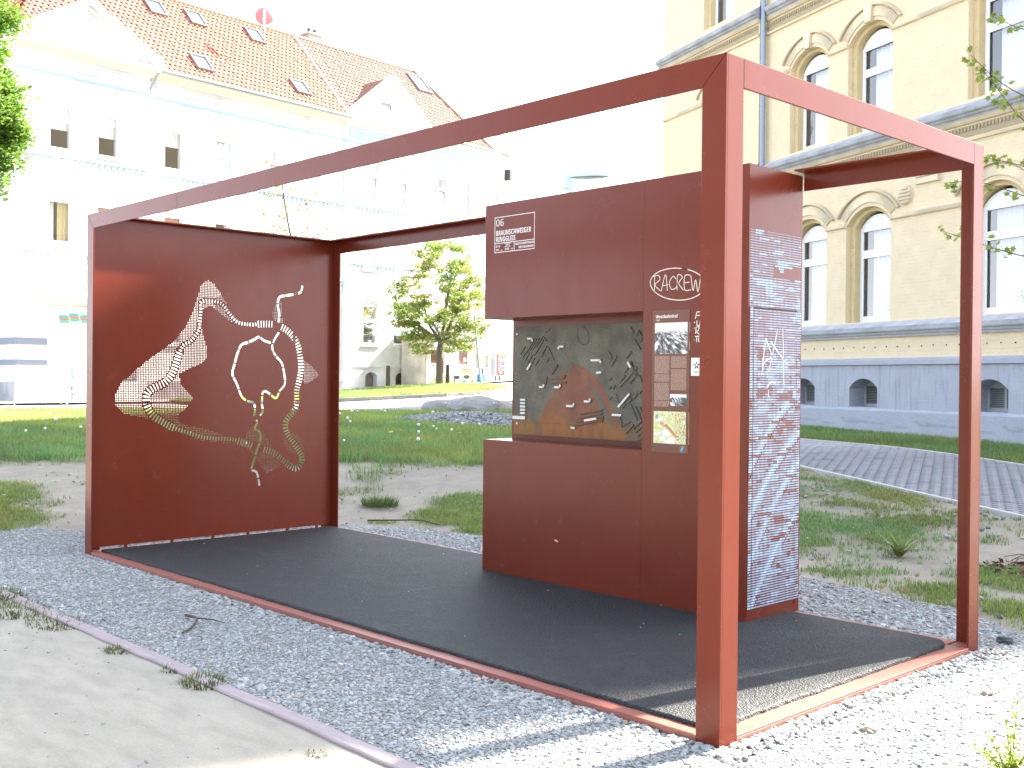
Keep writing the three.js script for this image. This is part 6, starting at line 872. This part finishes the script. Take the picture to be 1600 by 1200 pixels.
{
  const stone = (x, z, s, c, l) => { const g = new THREE.DodecahedronGeometry(s, 1), p = g.attributes.position; for (let i = 0; i < p.count; i++) { const k = 0.8 + 0.45 * hash(Math.round(p.getX(i) * 900), Math.round(p.getY(i) * 900 + p.getZ(i) * 700), 5); p.setXYZ(i, p.getX(i) * k * 1.3, p.getY(i) * k * 0.75, p.getZ(i) * k); } g.computeVertexNormals(); const m = part('loose_stone', g, std(c, 0.9, { map: rep(grainTex, 4) }), null); m.position.set(x, groundY(x, z) + s * 0.35, z); m.rotation.y = rr(0, 6); tag(m, l, 'stone'); };
  stone(0.30, -0.74, 0.034, [0.33, 0.28, 0.21], 'brown angular stone on sunlit gravel beside the right sill'); stone(0.42, -1.75, 0.028, [0.30, 0.22, 0.17], 'reddish stone on sunlit gravel below the right post'); stone(0.02, -2.95, 0.04, [0.07, 0.07, 0.08], 'black stone in shaded gravel near the right post'); stone(0.20, 0.10, 0.026, [0.42, 0.40, 0.37], 'pale stone in front of the front post');
  stone(-3.3, -4.15, 0.045, [0.16, 0.13, 0.11], 'dark clod on the bare soil right of the stele'); stone(-2.5, -3.9, 0.025, [0.5, 0.5, 0.52], 'pale pebble on the gravel rim right of the stele');
  for (const [x, z, s, l] of [[-2.30, 1.00, 0.030, 'pale flat stone beside the leafy clump, topmost'], [-2.22, 1.06, 0.024, 'pale stone touching the edging beside the leafy clump'], [-2.13, 0.99, 0.027, 'broken grey stone of the little heap right of the leafy clump']]) stone(x, z, s, [0.46, 0.46, 0.46], l);
}
{ // heap of dead leaves and twigs at the right edge
  const x = -0.55, z = -5.75, t = thing('leaf_litter', 'heap of brown dead leaves and twigs at the right edge', 'dead leaves', [x, groundY(x, z), z]), lv = [], tw = []; for (let i = 0; i < 480; i++) { const a = rr(0, 6.28), d = 0.75 * Math.sqrt(rnd()); lv.push({ p: V(Math.cos(a) * d, 0.02 + 0.10 * (1 - d / 0.75) * rnd(), Math.sin(a) * d * 0.7), s: rr(0.04, 0.08), c: [rr(0.7, 1.3), rr(0.7, 1.1), 1] }); } for (let i = 0; i < 14; i++) { const a = rr(0, 6.28), p = V(rr(-.5, .5), 0.06, rr(-.4, .4)); tw.push(tube([p, p.clone().add(V(Math.cos(a) * 0.15, 0.05, Math.sin(a) * 0.15)), p.clone().add(V(Math.cos(a) * 0.32, 0.02, Math.sin(a) * 0.32))], 0.006, 0.003, 5, 6)); }
  stuffOf(part('dead_leaves', leafGeo(lv), std([0.15, 0.075, 0.05], 0.9, { side: THREE.DoubleSide, vertexColors: true }), t)); part('twigs', tw, stickMat, t);
}
// ---------------------------------------------------------------- loose crushed stone on the gravel
{
  const geos = [0, 1, 2].map((k) => { const g = new THREE.IcosahedronGeometry(1, 0), p = g.attributes.position; for (let i = 0; i < p.count; i++) { const f = 0.7 + 0.6 * hash(Math.round(p.getX(i) * 50), Math.round(p.getY(i) * 50), Math.round(p.getZ(i) * 50) + k * 9); p.setXYZ(i, p.getX(i) * f * 1.25, p.getY(i) * f * 0.6, p.getZ(i) * f); } g.computeVertexNormals(); return g; });
  const lists = [[], [], []], o = new THREE.Object3D(), inFrame = (x, z) => x > -6.825 && x < -0.002 && z > -2.60 && z < -0.002;
  const add = (x, z, s, y, tone) => { o.position.set(x, y + s * 0.18, z); o.rotation.set(rr(-.5, .5), rr(0, 6.28), rr(-.5, .5)); o.scale.set(s * rr(0.75, 1.3), s * rr(0.7, 1.2), s * rr(0.75, 1.3)); o.updateMatrix(); const h = rnd(), t = 0.98 * tone * (0.62 + 0.6 * rnd()); const c = h > 0.965 ? C(t * 1.25, t * 0.98, t * 0.78) : h > 0.945 ? C(t * 1.4, t * 1.4, t * 1.36) : C(t * 0.985, t, t * mix(0.96, 1.05, rnd())); lists[(rnd() * 3) | 0].push([o.matrix.clone(), c]); };
  const field = (x0, x1, z0, z1, per, smin, smax) => { const n = Math.round((x1 - x0) * (z1 - z0) * per); for (let i = 0; i < n; i++) { const x = rr(x0, x1), z = rr(z0, z1); if (inFrame(x, z) || !inPoly(gravelPoly, x, z) || z > 1.095) continue; const b = fbm(x * 1.3, z * 1.3, 501, 3); if (rnd() > 0.45 + 0.9 * b) continue; add(x, z, mix(smin, smax, Math.pow(rnd(), 2.4)), groundY(x, z) + 0.004, 0.36); } };
  field(-4, 2.2, -0.4, 1.1, 5200, 0.004, 0.013); field(-10, -4, -0.6, 1.1, 2900, 0.005, 0.015); field(-9, -6.7, -3, -0.4, 900, 0.008, 0.02); field(-0.05, 4, -4, -0.4, 3200, 0.0045, 0.014); field(-6.9, 0, -4, -2.6, 1700, 0.007, 0.02);
  // stones heaped against the steel edge
  for (let i = 0; i < 2600; i++) { const x = rr(-6.9, 0.15), z = 0.012 + Math.pow(rnd(), 2) * 0.14; add(x, z, rr(0.007, 0.019), groundY(x, z) + 0.012 - (z * 0.1), 0.34); } for (let i = 0; i < 900; i++) { const z = rr(-2.7, 0.1), x = 0.012 + Math.pow(rnd(), 2) * 0.12; add(x, z, rr(0.007, 0.018), groundY(x, z) + 0.012, 0.36); }
  // strays on soil and path
  for (let i = 0; i < 900; i++) { const x = rr(-12, 2), z = rr(-9, 1); if (inFrame(x, z) || inPoly(gravelPoly, x, z) || inPoly(pavePoly, x, z)) continue; add(x, z, rr(0.008, 0.024), groundY(x, z), 0.34); } for (let i = 0; i < 260; i++) { const x = rr(-6, 2), z = rr(1.2, 2.6); add(x, z, rr(0.003, 0.009), groundY(x, z) + 0.008, 0.34); }
  for (let i = 0; i < 30; i++) add(rr(-6.5, -0.2), rr(-2.4, -0.2), rr(0.003, 0.006), 0.036, 0.5);
  for (let i = 0; i < 9000; i++) { const x = rr(-22, -12.4), z = rr(-16.6, -11.4); if (!inPoly(heapPoly, x, z)) continue; add(x, z, rr(0.02, 0.055), heapY(x, z) + 0.03, 0.27); }
  for (let i = 0; i < 420; i++) { const [x, z] = loc(YB, rr(-2, 6), 6.3 + rnd() * rnd() * 1.6); if (fbm(x * 1.5, z * 1.5, 9, 3) > 0.5) add(x, z, rr(0.012, 0.035), groundY(x, z), 0.22); }
  const rub = new THREE.Group(); rub.name = 'gravel_stones'; stuffOf(rub); scene.add(rub); tag(rub, 'loose grey crushed stones lying around the steel frame', 'gravel');
  const sm_ = std([1, 1, 1], 0.9); lists.forEach((L, k) => { const im = new THREE.InstancedMesh(geos[k], sm_, L.length); L.forEach(([m, c], i) => { im.setMatrixAt(i, m); im.setColorAt(i, c); }); im.name = 'crushed_stone'; stuffOf(im); rub.add(im); });
  console.log('stones', lists.map((l) => l.length).join(' '));
}
scene.traverse((o) => { if (o.isMesh) { o.castShadow = true; o.receiveShadow = true; } });
renderer.render(scene, camera);
